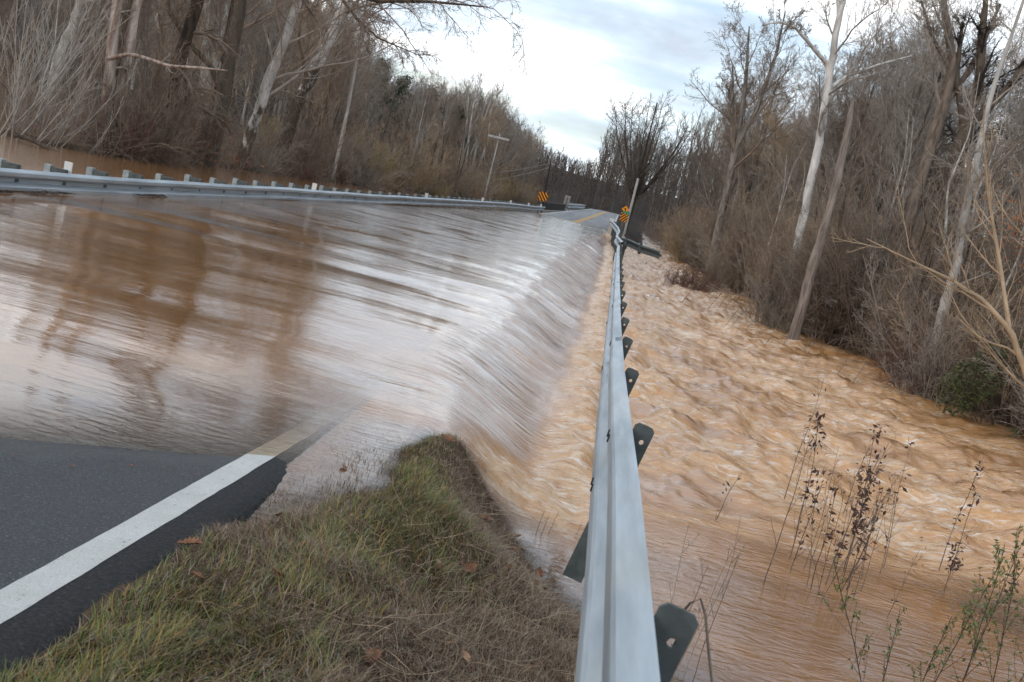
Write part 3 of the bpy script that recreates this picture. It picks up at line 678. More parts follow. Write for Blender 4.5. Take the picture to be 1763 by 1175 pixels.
# ------------------------------------------------------------------ trees and shrubs
def nrm(a): return a / (np.linalg.norm(a, axis=-1, keepdims=True) + 1e-9)
def grow(rg, p, d, L, r0, r1, n, wig, up):
    """grow N branches at once: nodes (N,n+1,3), radii (N,n+1)"""
    p = np.array(p, float); d = nrm(np.array(d, float)); N = len(p)
    P = [p]; 
    for i in range(n):
        d = nrm(d + rg.normal(0, wig, (N, 3)) + np.array([0, 0, up / n]))
        p = p + d * (np.asarray(L)[:, None] / n); P.append(p)
    P = np.stack(P, 1); t = np.linspace(0, 1, n + 1)
    Rr = np.asarray(r0)[:, None] * (1 - t) + np.asarray(r1)[:, None] * t
    return P, Rr
def spawn(rg, P, Rr, L, m, t0, t1, ang, lf, jit=0.35, rf=0.62):
    """m children on every branch"""
    N, n1, _ = P.shape; n = n1 - 1
    t = t0 + (t1 - t0) * (np.arange(m)[None] + rg.random((N, m))) / m
    f = np.clip(t * n, 0, n - 1e-4); i = f.astype(int); fr = f - i; ar = np.arange(N)[:, None]
    pos = P[ar, i] * (1 - fr[..., None]) + P[ar, i + 1] * fr[..., None]
    T = nrm(P[ar, i + 1] - P[ar, i]); rad = Rr[ar, i] * (1 - fr) + Rr[ar, i + 1] * fr
    rv = nrm(np.cross(T, rg.normal(0, 1, T.shape)))
    a = ang * (1 + rg.normal(0, jit * 0.6, (N, m)))[..., None]
    d = T * np.cos(a) + rv * np.sin(a)
    Lc = np.asarray(L)[:, None] * lf * (1.05 - 0.6 * t) * (1 + rg.normal(0, jit * .5, (N, m))).clip(0.4, 1.8)
    return pos.reshape(-1, 3), d.reshape(-1, 3), Lc.ravel(), np.minimum(rad * rf, 1).ravel(), Lc.ravel()
def branch_levels(rg, P, Rr, L, levels, sides=(5, 3, 3, 3, 3)):
    out = []
    for li, (m, t0, t1, ang, lf, n, wig, up, rf, rmin) in enumerate(levels):
        p, d, Lc, r0, L2 = spawn(rg, P, Rr, L, m, t0, t1, ang, lf, rf=rf)
        r0 = np.maximum(r0, rmin); P, Rr = grow(rg, p, d, Lc, r0, np.maximum(r0 * 0.22, rmin * 0.5), n, wig, up); L = L2
        out.append(tubes(P, Rr, sides[min(li, 4)]))
    return out
def tree_meshes(name, seed, trunk, radii, levels, tm, cm, ksides=9):
    """trunk: list of polylines (lists of points); returns meshes for trunk and crown"""
    rg = np.random.default_rng(seed); tv = []; cr = []
    for pts, rr in zip(trunk, radii):
        # subdivide and roughen the trunk
        pts = np.array(pts, float); t = np.linspace(0, len(pts) - 1, 4 * len(pts)); P = np.stack([np.interp(t, range(len(pts)), pts[:, k]) for k in range(3)], 1)
        Rr = np.interp(t, np.linspace(0, len(pts) - 1, len(rr)), rr)
        P = P + rg.normal(0, 1, P.shape) * (Rr[:, None] * 0.07) * np.array([1, 1, 0]); Rr = Rr * (1 + rg.normal(0, 0.05, Rr.shape))
        V, Q = tubes(P[None], Rr[None], ksides)
        tv.append((V, Q)); L = np.array([np.linalg.norm(P[-1] - P[0])])
        cr += branch_levels(rg, P[None], Rr[None], L, levels)
    V, Q = merge(tv); tmh = mesh_np('trunk', V, Q); tmh.materials.append(MATS[tm])
    V, Q = merge(cr); cmh = mesh_np('crown', V, Q); cmh.materials.append(MATS[cm])
    return tmh, cmh
#            m   t0   t1   ang  lf   n wig  up  rf  rmin
def forest_levels(k=1.0, thin=0.0045, up=0.5):
    return [(15, .22, .99, .70, .50, 7, .12, up, .36, .015),
            (int(9 * k), .12, .98, .72, .48, 4, .16, up * .5, .48, .009),
            (int(8 * k), .08, .98, .68, .50, 3, .20, .15, .55, .006),
            (5, .15, .98, .62, .60, 2, .22, .1, .62, .0042)]
def mk_forest(seed, Ht, r, tm, cm, fork=True, k=1.0, bend=0.5, up=0.5):
    rg = np.random.default_rng(seed + 100)
    n = 6; b = rg.normal(0, bend, (n + 1, 2)).cumsum(0) * 0.16 * Ht / 12
    main = [(b[i, 0] - b[0, 0], b[i, 1] - b[0, 1], Ht * i / n - (0.5 if i == 0 else 0)) for i in range(n + 1)]
    tr = [main]; rr = [[r * 1.25, r, r * .85, r * .7, r * .5, r * .3, r * .1]]
    if fork:
        a = rg.random() * 6.28; q = main[2]; f = [q]
        for i in range(1, 5): f.append((q[0] + math.cos(a) * 0.07 * Ht * i ** 0.8, q[1] + math.sin(a) * 0.07 * Ht * i ** 0.8, q[2] + (Ht * .92 - q[2]) * i / 4))
        tr.append(f); rr.append([r * .62, r * .55, r * .4, r * .25, r * .08])
    return tree_meshes('t', seed, tr, rr, forest_levels(k, up=up), tm, cm)
def mk_slim(seed, Ht, r, tm, cm, n=1):
    rg = np.random.default_rng(seed + 300); tr = []; rr = []
    for j in range(n):
        a = rg.random() * 6.28; s = rg.uniform(.03, .16) * Ht * (n > 1)
        w = rg.normal(0, .035 * Ht, (6, 2)).cumsum(0) * .5
        tr.append([(math.cos(a) * s * (i / 5) + w[i, 0] - w[0, 0] + .12 * j * math.cos(a), math.sin(a) * s * (i / 5) + w[i, 1] - w[0, 1] + .12 * j * math.sin(a), Ht * rg.uniform(.75, 1) ** (j > 0) * i / 5 - .3 * (i == 0)) for i in range(6)])
        rr.append([r, r * .9, r * .75, r * .55, r * .35, r * .1])
    lv = [(9, .35, .97, .65, .26, 4, .12, .6, .45, .010), (6, .2, .97, .6, .45, 3, .15, .2, .6, .006), (4, .2, .97, .6, .55, 2, .2, .1, .6, .004)]
    return tree_meshes('t', seed, tr, rr, lv, tm, cm, 6)
def mk_shrub(seed, Ht, nst, cm, spread=0.5, dense=1.0, thin=.004, base=.35):
    rg = np.random.default_rng(seed + 700); a = rg.random(nst) * 6.28; q = rg.random(nst) ** .6 * spread
    d = np.stack([np.cos(a) * np.sin(q), np.sin(a) * np.sin(q), np.cos(q)], 1)
    p = np.stack([np.cos(a) * base * rg.random(nst), np.sin(a) * base * rg.random(nst), np.full(nst, -.25)], 1)
    L = Ht * rg.uniform(.6, 1.12, nst); r0 = np.full(nst, .006 + .0035 * Ht)
    P, Rr = grow(rg, p, d, L, r0, r0 * .3, 7, .10, -.15)
    out = [tubes(P, Rr, 4)]
    lv = [(int(9 * dense), .12, .97, .6, .38, 4, .16, .25, .6, thin * 1.5), (6, .1, .97, .65, .45, 3, .2, .1, .65, thin), (3, .1, .95, .6, .5, 2, .22, .0, .7, thin * .8)]
    out += branch_levels(rg, P, Rr, L, lv, (3, 3, 3))
    V, Q = merge(out); me = mesh_np('shrub', V, Q); me.materials.append(MATS[cm]); return me
def leaf_cloud(rg, P, size, mat, name='leaves', flat=0.5, elong=1.6):
    """small folded leaf faces at the points P"""
    n = len(P); a = nrm(rg.normal(0, 1, (n, 3))); b = nrm(np.cross(a, rg.normal(0, 1, (n, 3)))); s = size * rg.uniform(.6, 1.3, n)[:, None]
    c = np.cross(a, b)
    V = np.stack([P - a * s * elong, P + b * s * .5 + c * s * .15, P + a * s * elong, P - b * s * .5 + c * s * .15], 1).reshape(-1, 3)
    Q = np.arange(4 * n).reshape(n, 4); me = mesh_np(name, V, Q, False); me.materials.append(MATS[mat]); return me

def put_tree(name, label, meshes, loc, rz=0, sc=1.0, group=None, sz=None, names=('trunk', 'crown')):
    t = thing(name, label, 'tree' if 'shrub' not in name else 'shrub', loc, rz, group); t.scale = (sc, sc, sz or sc)
    for nm, me in zip(names, meshes): link(nm, me, None, t)
    return t

F = [mk_forest(1, 13, .17, 'bark_grey', 'twig_grey'), mk_forest(2, 12, .15, 'bark_dark', 'twig_brown'), mk_forest(3, 14, .20, 'bark_grey', 'twig_brown', False),
     mk_forest(4, 12, .13, 'bark_pale', 'twig_pale', False, .9), mk_forest(5, 13, .18, 'bark_dark', 'twig_grey'), mk_forest(6, 11, .13, 'bark_brown', 'twig_tan'), mk_forest(7, 12, .16, 'bark_brown', 'twig_brown', up=.9)]
S = [mk_slim(11, 7, .045, 'bark_grey', 'twig_grey', 2), mk_slim(12, 8, .06, 'bark_pale', 'twig_grey'), mk_slim(13, 6, .04, 'bark_brown', 'twig_tan', 3), mk_slim(14, 7, .05, 'bark_dark', 'twig_brown', 2)]
B = [mk_shrub(21, 2.6, 22, 'twig_brown'), mk_shrub(22, 3.0, 20, 'twig_tan', .45), mk_shrub(23, 2.2, 26, 'twig_grey', .7), mk_shrub(24, 3.4, 18, 'twig_brown', .4), mk_shrub(25, 2.4, 24, 'twig_olive', .5), mk_shrub(26, 1.8, 26, 'twig_red', .8)]

SKY = ([-2, -.622, -.451, -.307, -.264, -.214, -.181, -.145, -.101, -.075, -.042, -.017, -.016, .010, .042, .053, .063, .133, .313, 2],
       [.09, .10, .14, .13, .082, .060, .066, .071, .053, .038, .033, .036, .085, .11, .112, .14, .20, .215, .25, .3])
def cap_h(x, y): return H + it(x / y, *SKY) * y
rnd = random.Random(5)
def gz(x, y): return float(ground(np.array([x]), np.array([y]))[0])
GL = {0: ('bare grey forked tree in the wood left of the flooded road', 'trees of the wood left of the road'),
      1: ('bare tree in the tangled strip right of the rapids', 'trees of the strip right of the rapids')}
def wood(side, n, xr, yr, kinds, hk=1.0, smin=.45):
    k = 0; tries = 0; pts = []
    while k < n and tries < n * 60:
        tries += 1; y = yr[0] + (yr[1] - yr[0]) * rnd.random() ** 1.25; 
        if side == 0: edge = it(y, [0, 18, 24, 32, 38, 44, 60, 80, 120], [-25, -25, -13.0, -12.8, -12.1, -11.2, -9.8, -8.6, -8.2]); x = edge - (xr[0] + (xr[1] - xr[0]) * rnd.random() ** 1.4)
        else: edge = it(y, [0, 12, 17.6, 20, 26, 29, 46, 71, 110, 140], [7.6, 8.6, 8.8, 8.6, 8.3, 7.9, 7.6, 6.6, 7.5, 9]); x = edge + xr[0] + (xr[1] - xr[0]) * rnd.random() ** 1.3
        if abs(x / y) > .75 or any((x - a) ** 2 + (y - b) ** 2 < 1.6 for a, b in pts): continue
        if side == 0 and x / y < -.50 and y < 36: continue
        top = float(cap_h(x, y)); z = gz(x, y); vi = rnd.choice(kinds); base = (13, 12, 14, 12, 13, 11, 12)[vi]
        nat = rnd.uniform(.8, 1.15) * hk; s = min(nat, (top - z) * rnd.uniform(.80, 1.04) / base)
        if s < smin: continue
        pts.append((x, y)); k += 1
        look = ('grey barked', 'dark barked', 'single stemmed grey', 'pale barked slender', 'dark forked', 'brown barked slender', 'brown upswept')[vi]
        size = 'tall' if s > .95 else 'mid sized' if s > .62 else 'low'
        zone = ((('behind the left pool and shedding trunk' if y < 40 else 'above the yellowish left brush' if y < 75 else 'at the far end of the left wood')) if side == 0 else
                ('near the vine wrapped trunk on the right' if y < 36 else 'behind the bowed sycamore limb' if y < 60 else 'right of the round tree'))
        put_tree('bare_tree', size + ' ' + look + ' tree ' + zone, F[vi], (x, y, z - .1), rnd.uniform(0, 6.28), s, GL[side][1])
    print('wood', side, k)
wood(0, 120, (0.3, 34), (24, 135), [0, 1, 2, 2, 3, 4, 5, 6, 1, 4], smin=.38)
wood(1, 84, (1.8, 24), (17, 130), [0, 1, 4, 5, 6, 1, 0], smin=.40)
QUEUE = []
def copies(kind, label0, group, meshes, spots, cat=None):
    if kind == 'shrub' and label0 is not None and not label0.startswith('!'):
        for (x, y, s, vi) in spots:
            if vi < 10: QUEUE.append((s / y, x, y, s, vi, label0, group))
            else: copies('sapling', '!slim sapling among the tall brush on the right bank', 'saplings on the right bank', S, [(x, y, s, vi - 10)])
        return
    label0 = label0.lstrip('!')
    for (x, y, s, vi) in spots:
        tone = {6: ('brown', 'tan', 'grey', 'dense brown', 'olive', 'reddish'), 4: ('grey', 'pale', 'tan', 'dark')}[6 if vi < 6 and len(meshes) != 4 else 4][vi % 10 if vi >= 10 else vi]
        dist_ = 'nearest part' if y < 28 else 'middle part' if y < 52 else 'far part'
        label = ('tall ' if s > 1 else 'small ' if s < .7 else '') + tone + ' ' + label0 + ', ' + dist_
        me = meshes[vi]; z = gz(x, y)
        if isinstance(me, tuple): put_tree(kind, label, me, (x, y, z - .05), rnd.uniform(0, 6.28), s, group)
        else:
            o = link(kind, me); o.location = (x, y, max(z, -.6) - .05); o.rotation_euler = (rnd.uniform(-.1, .1), rnd.uniform(-.1, .1), rnd.uniform(0, 6.28)); o.scale = (s, s, s * rnd.uniform(.85, 1.15))
            tag(o, label, cat or 'shrub', group)
# slim understorey trees
sp1 = []
for i in range(46):
    y = 26 + 80 * rnd.random() ** 1.3; e = it(y, [0, 18, 24, 32, 38, 44, 60, 80, 120], [-25, -25, -12.0, -11.8, -11.1, -10.2, -9, -8, -8]); x = e - 7 * rnd.random()
    sp1.append((x, y, min(rnd.uniform(.7, 1.1), float(cap_h(x, y)) / 7.5), rnd.randrange(4)))
copies('sapling', 'slim sapling along the left wood edge', 'saplings along the left wood edge', S, sp1)
sp1 = []
for i in range(58):
    y = 15 + 70 * rnd.random() ** 1.3; e = it(y, [0, 12, 17.6, 20, 26, 29, 46, 71, 110], [7.3, 8.2, 8.3, 8.1, 7.4, 7.0, 6.5, 5.2, 6]); x = e + 7 * rnd.random()
    sp1.append((x, y, min(rnd.uniform(.55, .95), float(cap_h(x, y)) / 7.5), rnd.randrange(4)))
copies('sapling', 'slim sapling in the right bank thicket', 'saplings on the right bank', S, sp1)
# shrubs
spots = []
for i in range(120):
    y = 24 + 75 * rnd.random() ** 1.2; e = it(y, [0, 18, 24, 32, 38, 44, 60, 80, 120], [-25, -25, -11.6, -11.4, -10.7, -9.9, -8.4, -6.9, -6.6]); x = e - 9 * rnd.random() ** 1.6
    if x / y < -.5: continue
    spots.append((x, y, rnd.uniform(.6, 1.15), rnd.choice((0, 1, 2, 3, 4, 4, 5) if y > 42 else (0, 2, 3, 5, 0))))
copies('shrub', 'leafless shrub between left guardrail and wood', 'shrubs of the left brush', B, spots)
spots = []
for i in range(170):
    y = 13 + 75 * rnd.random() ** 1.25; e = it(y, [0, 12, 17.6, 20, 26, 29, 46, 71, 110], [6.6, 7.6, 7.7, 7.3, 6.9, 6.3, 5.9, 4.2, 4.2]); x = e + .2 + 8.5 * rnd.random() ** 1.3
    spots.append((x, y, rnd.uniform(.55, 1.1) * (1.15 if y > 30 else .9), rnd.choice((0, 0, 2, 3, 5, 1) if y < 30 else (0, 1, 3, 4, 1))))
copies('shrub', 'leafless tangled shrub on the right bank', 'shrubs of the right bank', B, spots)
spots = []
for i in range(110):
    y = 22 + 95 * rnd.random() ** 1.1; e = it(y, [0, 12, 17.6, 20, 26, 29, 46, 71, 110], [6.6, 7.6, 7.7, 7.3, 6.9, 6.3, 5.9, 4.4, 4.6]); x = e + 2.5 + 16 * rnd.random()
    spots.append((x, y, rnd.uniform(1.1, 1.6), rnd.choice((0, 1, 3, 4, 1))))
for i in range(105):
    y = 17 + 52 * rnd.random() ** 1.1; e = it(y, [0, 12, 17.6, 20, 26, 29, 46, 71, 110], [6.9, 7.9, 8.0, 7.6, 6.7, 6.2, 5.8, 4.3, 4.4]); x = e + .2 + 3.8 * rnd.random()
    if 24 < y < 29 and x < 6.3: continue
    spots.append((x, y, rnd.uniform(.95, 1.45) * min(1.0, .55 + y / 60), rnd.choice((0, 2, 2, 3, 5, 0, 1))))
for i in range(60):
    y = 17 + 40 * rnd.random(); e = it(y, [0, 12, 17.6, 20, 26, 29, 46, 71, 110], [6.9, 7.9, 8.0, 7.6, 6.7, 6.2, 5.8, 4.3, 4.4]); x = e + .3 + 4.5 * rnd.random()
    if 24 < y < 29 and x < 6.3: continue
    spots.append((x, y, rnd.uniform(.5, .9), 10 + rnd.randrange(4)))
spots += [(5.15, 30.6, 1.25, 0), (5.6, 30.0, 1.2, 2), (6.1, 30.4, 1.35, 3), (6.5, 29.2, 1.2, 0), (7.0, 20.9, .9, 2), (7.3, 21.0, 1.0, 0), (6.9, 21.4, .8, 5), (7.7, 28.5, 1.4, 3), (8.4, 28.4, 1.4, 0), (9.2, 28.5, 1.4, 2), (7.9, 16.6, .8, 0), (8.3, 17.2, 1.0, 2), (7.6, 15.8, .6, 5)]
B10 = B + [None] * 4 + S
copies('shrub', 'leafless brush behind the right bank shrubs', 'tall brush behind the right bank', B10, spots)
QUEUE.sort(reverse=True); nq = 285
for q in QUEUE[:nq]: copies('shrub', '!' + q[5], q[6], B, [(q[1], q[2], q[3], q[4])])
# the rest of the brush, past what can be told apart, as one scattered mass of the same canes
rest = QUEUE[nq:]; me = bpy.data.meshes.new('brush'); me.from_pydata([(q[1], q[2], max(gz(q[1], q[2]), -.6) - .05) for q in rest], [], []); me.update()
for an, ty, vals in (('vi', 'INT', [q[4] for q in rest]), ('sc', 'FLOAT', [q[3] for q in rest]), ('rz', 'FLOAT', [rnd.uniform(0, 6.28) for q in rest])):
    me.attributes.new(an, ty, 'POINT').data.foreach_set('value', vals)
brush = link('brush', me); tag(brush, 'mass of leafless brush filling both banks behind the nearer shrubs', 'brush', kind='stuff')
ng = bpy.data.node_groups.new('brush_scatter', 'GeometryNodeTree'); ng.interface.new_socket('Geometry', in_out='INPUT', socket_type='NodeSocketGeometry'); ng.interface.new_socket('Geometry', in_out='OUTPUT', socket_type='NodeSocketGeometry')
def gn(t, **k):
    n_ = ng.nodes.new(t)
    for a, b in k.items(): setattr(n_, a, b)
    return n_
gi = gn('NodeGroupInput'); go = gn('NodeGroupOutput'); jn = gn('GeometryNodeJoinGeometry')
av = gn('GeometryNodeInputNamedAttribute', data_type='INT'); av.inputs[0].default_value = 'vi'
as_ = gn('GeometryNodeInputNamedAttribute', data_type='FLOAT'); as_.inputs[0].default_value = 'sc'
ar_ = gn('GeometryNodeInputNamedAttribute', data_type='FLOAT'); ar_.inputs[0].default_value = 'rz'
cr_ = gn('ShaderNodeCombineXYZ'); ng.links.new(ar_.outputs[0], cr_.inputs[2]); cs_ = gn('ShaderNodeCombineXYZ')
for i_ in range(3): ng.links.new(as_.outputs[0], cs_.inputs[i_])
for k_ in range(6):
    src = next(o for o in bpy.data.objects if o.data == B[k_])
    oi = gn('GeometryNodeObjectInfo', transform_space='ORIGINAL'); oi.inputs['Object'].default_value = src
    cmp_ = gn('FunctionNodeCompare', data_type='INT', operation='EQUAL'); ng.links.new(av.outputs[0], cmp_.inputs['A'] if cmp_.inputs['A'].enabled else cmp_.inputs[2]); cmp_.inputs[3].default_value = k_
    for l_ in list(ng.links):
        if l_.to_node == cmp_: ng.links.remove(l_)
    ng.links.new(av.outputs[0], cmp_.inputs[2])
    ip = gn('GeometryNodeInstanceOnPoints'); ng.links.new(gi.outputs[0], ip.inputs['Points']); ng.links.new(cmp_.outputs[0], ip.inputs['Selection']); ng.links.new(oi.outputs['Geometry'], ip.inputs['Instance'])
    ng.links.new(cr_.outputs[0], ip.inputs['Rotation']); ng.links.new(cs_.outputs[0], ip.inputs['Scale']); ng.links.new(ip.outputs[0], jn.inputs[0])
ng.links.new(jn.outputs[0], go.inputs[0])
mo = brush.modifiers.new('scatter', 'NODES'); mo.node_group = ng
sp2 = [(3.6, 39, .55, 5), (4.1, 41, .6, 5), (4.9, 43, .6, 0), (3.1, 38, .45, 5)]
for (x, y, s, vi), lb in zip(sp2, ('low reddish shrub standing in the rapids, nearest to the broken rail arm', 'reddish shrub in the rapids, second from the left in its row', 'tall brown shrub in the rapids next to the right bank brush', 'smallest shrub in the rapids left of the reddish ones')):
    o = link('shrub', B[vi]); o.location = (x, y, -.75); o.scale = (s * 1.3, s * 1.3, s); tag(o, lb, 'shrub')

# ---- far wood that closes the view down the road: one mass
rg = np.random.default_rng(77); parts = []
N = 1500; fx = rg.uniform(-80, 85, N); fy = rg.uniform(112, 290, N)
ok = (np.abs(fx - it(fy, [130, 150, 175, 260], [-.5, -.5, .5, 8])) > 6.0) | (fy > 190)
fx, fy = fx[ok], fy[ok]; fz = ground(fx, fy); top = np.minimum(cap_h(fx, fy) * rg.uniform(.86, 1.03, len(fx)), fz + 14)
ok = top - fz > 2.5; fx, fy, fz, top = fx[ok], fy[ok], fz[ok], top[ok]; n = len(fx); Lh = top - fz
P, Rr = grow(rg, np.stack([fx, fy, fz], 1), np.tile([0, 0, 1.0], (n, 1)), Lh, .010 * Lh + .03, np.full(n, .02), 4, .04, .2)
parts = [tubes(P, Rr, 4)] + branch_levels(rg, P, Rr, Lh, [(9, .12, .97, .6, .32, 3, .1, .6, .5, .03), (6, .15, .97, .6, .45, 2, .15, .3, .6, .022), (4, .15, .97, .6, .5, 1, .15, .3, .6, .016)])
V, Q = merge(parts); o = link('far_wood', mesh_np('far_wood', V, Q), 'twig_far')
tag(o, 'dark bare wood closing the view where the road goes over its crest', 'wood', kind='stuff')
# ground-level tangle of both banks: vines, canes and fallen twigs nobody could count
for (nm, lab, edge_y, edge_x, sgn, y0, y1, mat, nn, wd) in (
    ('undergrowth', 'low tangle of canes and vines under the left wood', [0, 18, 24, 32, 38, 44, 60, 80, 120], [-25, -25, -11.8, -11.6, -10.9, -10.1, -8.4, -6.8, -6.3], -1, 23, 110, 'twig_brown', 6500, 11),
    ('undergrowth', 'low tangle of canes and vines on the right bank', [0, 12, 17.6, 20, 26, 29, 46, 71, 110], [6.8, 7.8, 7.9, 7.7, 7.1, 6.5, 6.0, 4.3, 4.2], 1, 12, 110, 'twig_brown', 7500, 11)):
    y = y0 + (y1 - y0) * rg.random(nn) ** 1.5; x = it(y, edge_y, edge_x) + sgn * wd * rg.random(nn) ** 1.3; z = np.maximum(ground(x, y), -.5)
    d = rg.normal(0, .55, (nn, 3)); d[:, 2] = np.abs(d[:, 2]) + .7
    hh = rg.uniform(.6, 2.6, nn)
    P, Rr = grow(rg, np.stack([x, y, z], 1), d, hh, rg.uniform(.004, .009, nn), np.full(nn, .003), 5, .22, -.5)
    parts = [tubes(P, Rr, 3)] + branch_levels(rg, P, Rr, hh, [(4, .2, .95, .8, .4, 3, .2, 0, .7, .003)])
    V, Q = merge(parts); tag(link(nm, mesh_np(nm, V, Q), mat), lab, 'brush', kind='stuff')

# ---- individual trees the photograph shows clearly
def hero(name, label, trunk, radii, levels, tm, cm, seed, cat='tree', ks=10):
    tmh, cmh = tree_meshes('h', seed, trunk, radii, levels, tm, cm, ks); b = trunk[0][0]
    t = thing(name, label, cat, (0, 0, 0)); link('trunk', tmh, None, t); link('crown', cmh, None, t); return t
LV = lambda a=8, up=.3, l=.25, t0=.4, thin=.0045: [(a, t0, .99, .75, l * 1.15, 7, .13, up, .36, .014), (9, .12, .98, .7, .5, 4, .17, .2, .5, .008), (7, .1, .98, .65, .5, 3, .2, .1, .55, .0055), (4, .1, .98, .65, .55, 2, .22, 0, .65, thin)]
hero('shedding_tree', 'broken trunk with long strips of peeling pale bark standing in the left pool', [[(-12.80, 26, -.5), (-12.9, 26, .6), (-13.05, 26, 2), (-13.15, 26, 3.6), (-13.3, 26, 6.5)], [(-12.78, 26.4, -.4), (-12.80, 26.4, 1.2), (-12.86, 26.4, 2.8), (-12.82, 26.4, 4), (-12.75, 26.4, 6.5)],
      [(-13.1, 25.9, 2.30), (-12.5, 25.7, 2.52), (-12.1, 25.5, 2.53), (-11.36, 25.5, 2.46), (-10.7, 25.8, 2.6), (-10.05, 26, 2.70)]],
     [[.19, .16, .14, .13, .10], [.17, .15, .14, .12, .1], [.055, .05, .045, .04, .03, .015]], [(5, .3, .97, 1.2, .12, 5, .2, -.2, .3, .012), (4, .2, .97, .8, .5, 3, .25, 0, .6, .007), (3, .2, .97, .8, .5, 2, .25, 0, .6, .005)], 'bark_shed', 'twig_pale', 41)
hero('dark_tree', 'dark forked tree with a crooked upper limb behind the left guardrail', [[(-12.0, 31, -.3), (-11.95, 31, 1.2), (-11.92, 31, 2), (-11.96, 31, 3.4), (-11.9, 31, 4.4), (-12.1, 31, 6.2), (-12.0, 31, 8.5), (-11.7, 31, 11)], [(-12.02, 31, 2.2), (-12.45, 30.8, 2.9), (-12.99, 30.5, 3.32), (-13.63, 30, 4.1), (-14, 30, 5.2)]],
     [[.24, .20, .18, .15, .13, .11, .08, .03], [.10, .09, .08, .06, .04]], LV(9, .1, .3), 'bark_dark', 'twig_brown', 42)
hero('sycamore', 'leaning sycamore with a dark foot and bright white upper trunk behind the left guardrail', [[(-11.8, 33, -.2), (-11.7, 33, .8), (-11.56, 33, 1.7), (-11.39, 33, 3.14), (-11.12, 33, 4.4), (-10.9, 33, 6.2), (-10.3, 33, 8.6), (-9.9, 33, 11)]], [[.22, .18, .17, .16, .14, .12, .09, .04]], LV(9, .1, .35, .3), 'bark_sycamore_low', 'twig_grey', 43)
hero('sycamore', 'thick leaning tree, dark below and patched white near the top, at the left bank corner', [[(-12.3, 38, -.4), (-12.1, 38, 1.2), (-11.95, 38, 2.5), (-11.65, 38, 3.6), (-11.15, 38, 5.4), (-10.7, 38, 7.4), (-10.4, 38, 10), (-10, 38, 12.5)]], [[.32, .26, .24, .22, .19, .15, .10, .04]], LV(10, .0, .32, .35), 'bark_sycamore_dark', 'twig_brown', 44)
hero('birch', 'very thin pale trunk beside the left wood corner', [[(-11.15, 42, -.3), (-11.1, 42, 2.7), (-11.16, 42, 4.8), (-11.25, 42, 6.4), (-11.2, 42, 9)]], [[.075, .07, .06, .05, .02]], LV(6, .4, .2, .5), 'bark_pale', 'twig_pale', 45)
hero('sycamore', 'white trunk seen deep in the wood above the pale saplings', [[(-22.3, 40, -.2), (-22.13, 40, 2.5), (-21.8, 40, 3.5), (-21.67, 40, 4.6), (-21.6, 40, 6.5), (-21.4, 40, 10)]], [[.24, .22, .20, .18, .15, .06]], LV(8, .3, .25), 'bark_pale', 'twig_grey', 46)
hero('sycamore', 'white spotted trunk just behind the dark forked tree', [[(-18.4, 45, -.2), (-18.35, 45, 3), (-18.75, 45, 4.7), (-18.9, 45, 6.1), (-19.07, 45, 8), (-19.1, 45, 11)], [(-18.4, 46, .3), (-18.42, 46, 3.6), (-18.33, 46, 5), (-18.44, 46, 6.5), (-18.2, 46, 10)]], [[.22, .20, .18, .17, .14, .05], [.2, .17, .15, .13, .05]], LV(8, .3, .25), 'bark_pale', 'twig_grey', 47)
hero('dark_tree', 'small gnarled dark tree on the left slope under the pines', [[(-14.4, 70, .2), (-14.2, 70, 2.7), (-13.84, 70, 3.8), (-13.94, 70, 5.1), (-13.4, 70, 6.0)], [(-13.9, 70, 3.7), (-12.9, 70, 4.4), (-12.3, 70, 5.2)]], [[.17, .15, .14, .10, .04], [.09, .07, .03]], LV(9, .0, .3, .4, .009), 'bark_dark', 'pole_dark', 48)
for k, (pts, lb) in enumerate(([[(-11.9, 85, .3), (-12.1, 85, 2.2), (-12.36, 85, 4.6), (-12.56, 85, 6.9), (-12.3, 85, 9.0)], 'white stemmed young tree, tallest of the pale cluster left of the first utility pole'],
                               [[(-12.6, 86, .3), (-12.75, 86, 3), (-12.9, 86, 5.5), (-13.4, 86, 8.3)], 'white stemmed young tree at the left of the pale cluster'],
                               [[(-11.77, 87, .3), (-11.8, 87, 2.2), (-11.84, 87, 4.4), (-11.5, 87, 8.2)], 'thin pale stem in the middle of the pale cluster'],
                               [[(-11.3, 85, .3), (-10.99, 85, 2.1), (-10.75, 85, 4.5), (-11.08, 85, 6.8), (-10.7, 85, 8.4)], 'bowed pale stem nearest the first utility pole'])):
    hero('birch', lb, [pts], [[.10, .09, .08, .05, .03][:len(pts)]], [(9, .45, .98, .5, .32, 5, .1, .5, .5, .018), (7, .2, .97, .5, .5, 3, .14, .3, .6, .012), (5, .1, .97, .5, .5, 2, .2, .1, .6, .009)], 'bark_pale', 'twig_grey', 60 + k)
# round multi-stem tree by the right end of the road
tr = []; rr = []; rg2 = np.random.default_rng(9)
for j in range(13):
    a = j / 13 * 6.28 * 2; s = rg2.uniform(.35, 1.25); tr.append([(1.7, 84, -.2), (1.7 + .10 * math.cos(a), 84 + .1 * math.sin(a), 2.4), (1.7 + 1.2 * s * math.cos(a), 84 + 1.2 * s * math.sin(a), 4.6), (1.6 + 2.3 * s * math.cos(a), 84 + 2.3 * s * math.sin(a), 7.0), (1.5 + 2.9 * s * math.cos(a), 84 + 2.6 * s * math.sin(a), 8.0 + 2.9 * (1 - s * .6))]); rr.append([.13, .11, .08, .045, .015])
hero('round_tree', 'round crowned multi stemmed bare tree standing over the right end of the road', tr, rr, [(16, .25, .99, .75, .30, 6, .12, .25, .40, .018), (8, .12, .98, .65, .45, 4, .16, .15, .55, .011), (6, .1, .97, .6, .5, 2, .2, .1, .6, .0075)], 'bark_dark', 'bark_grey', 50)
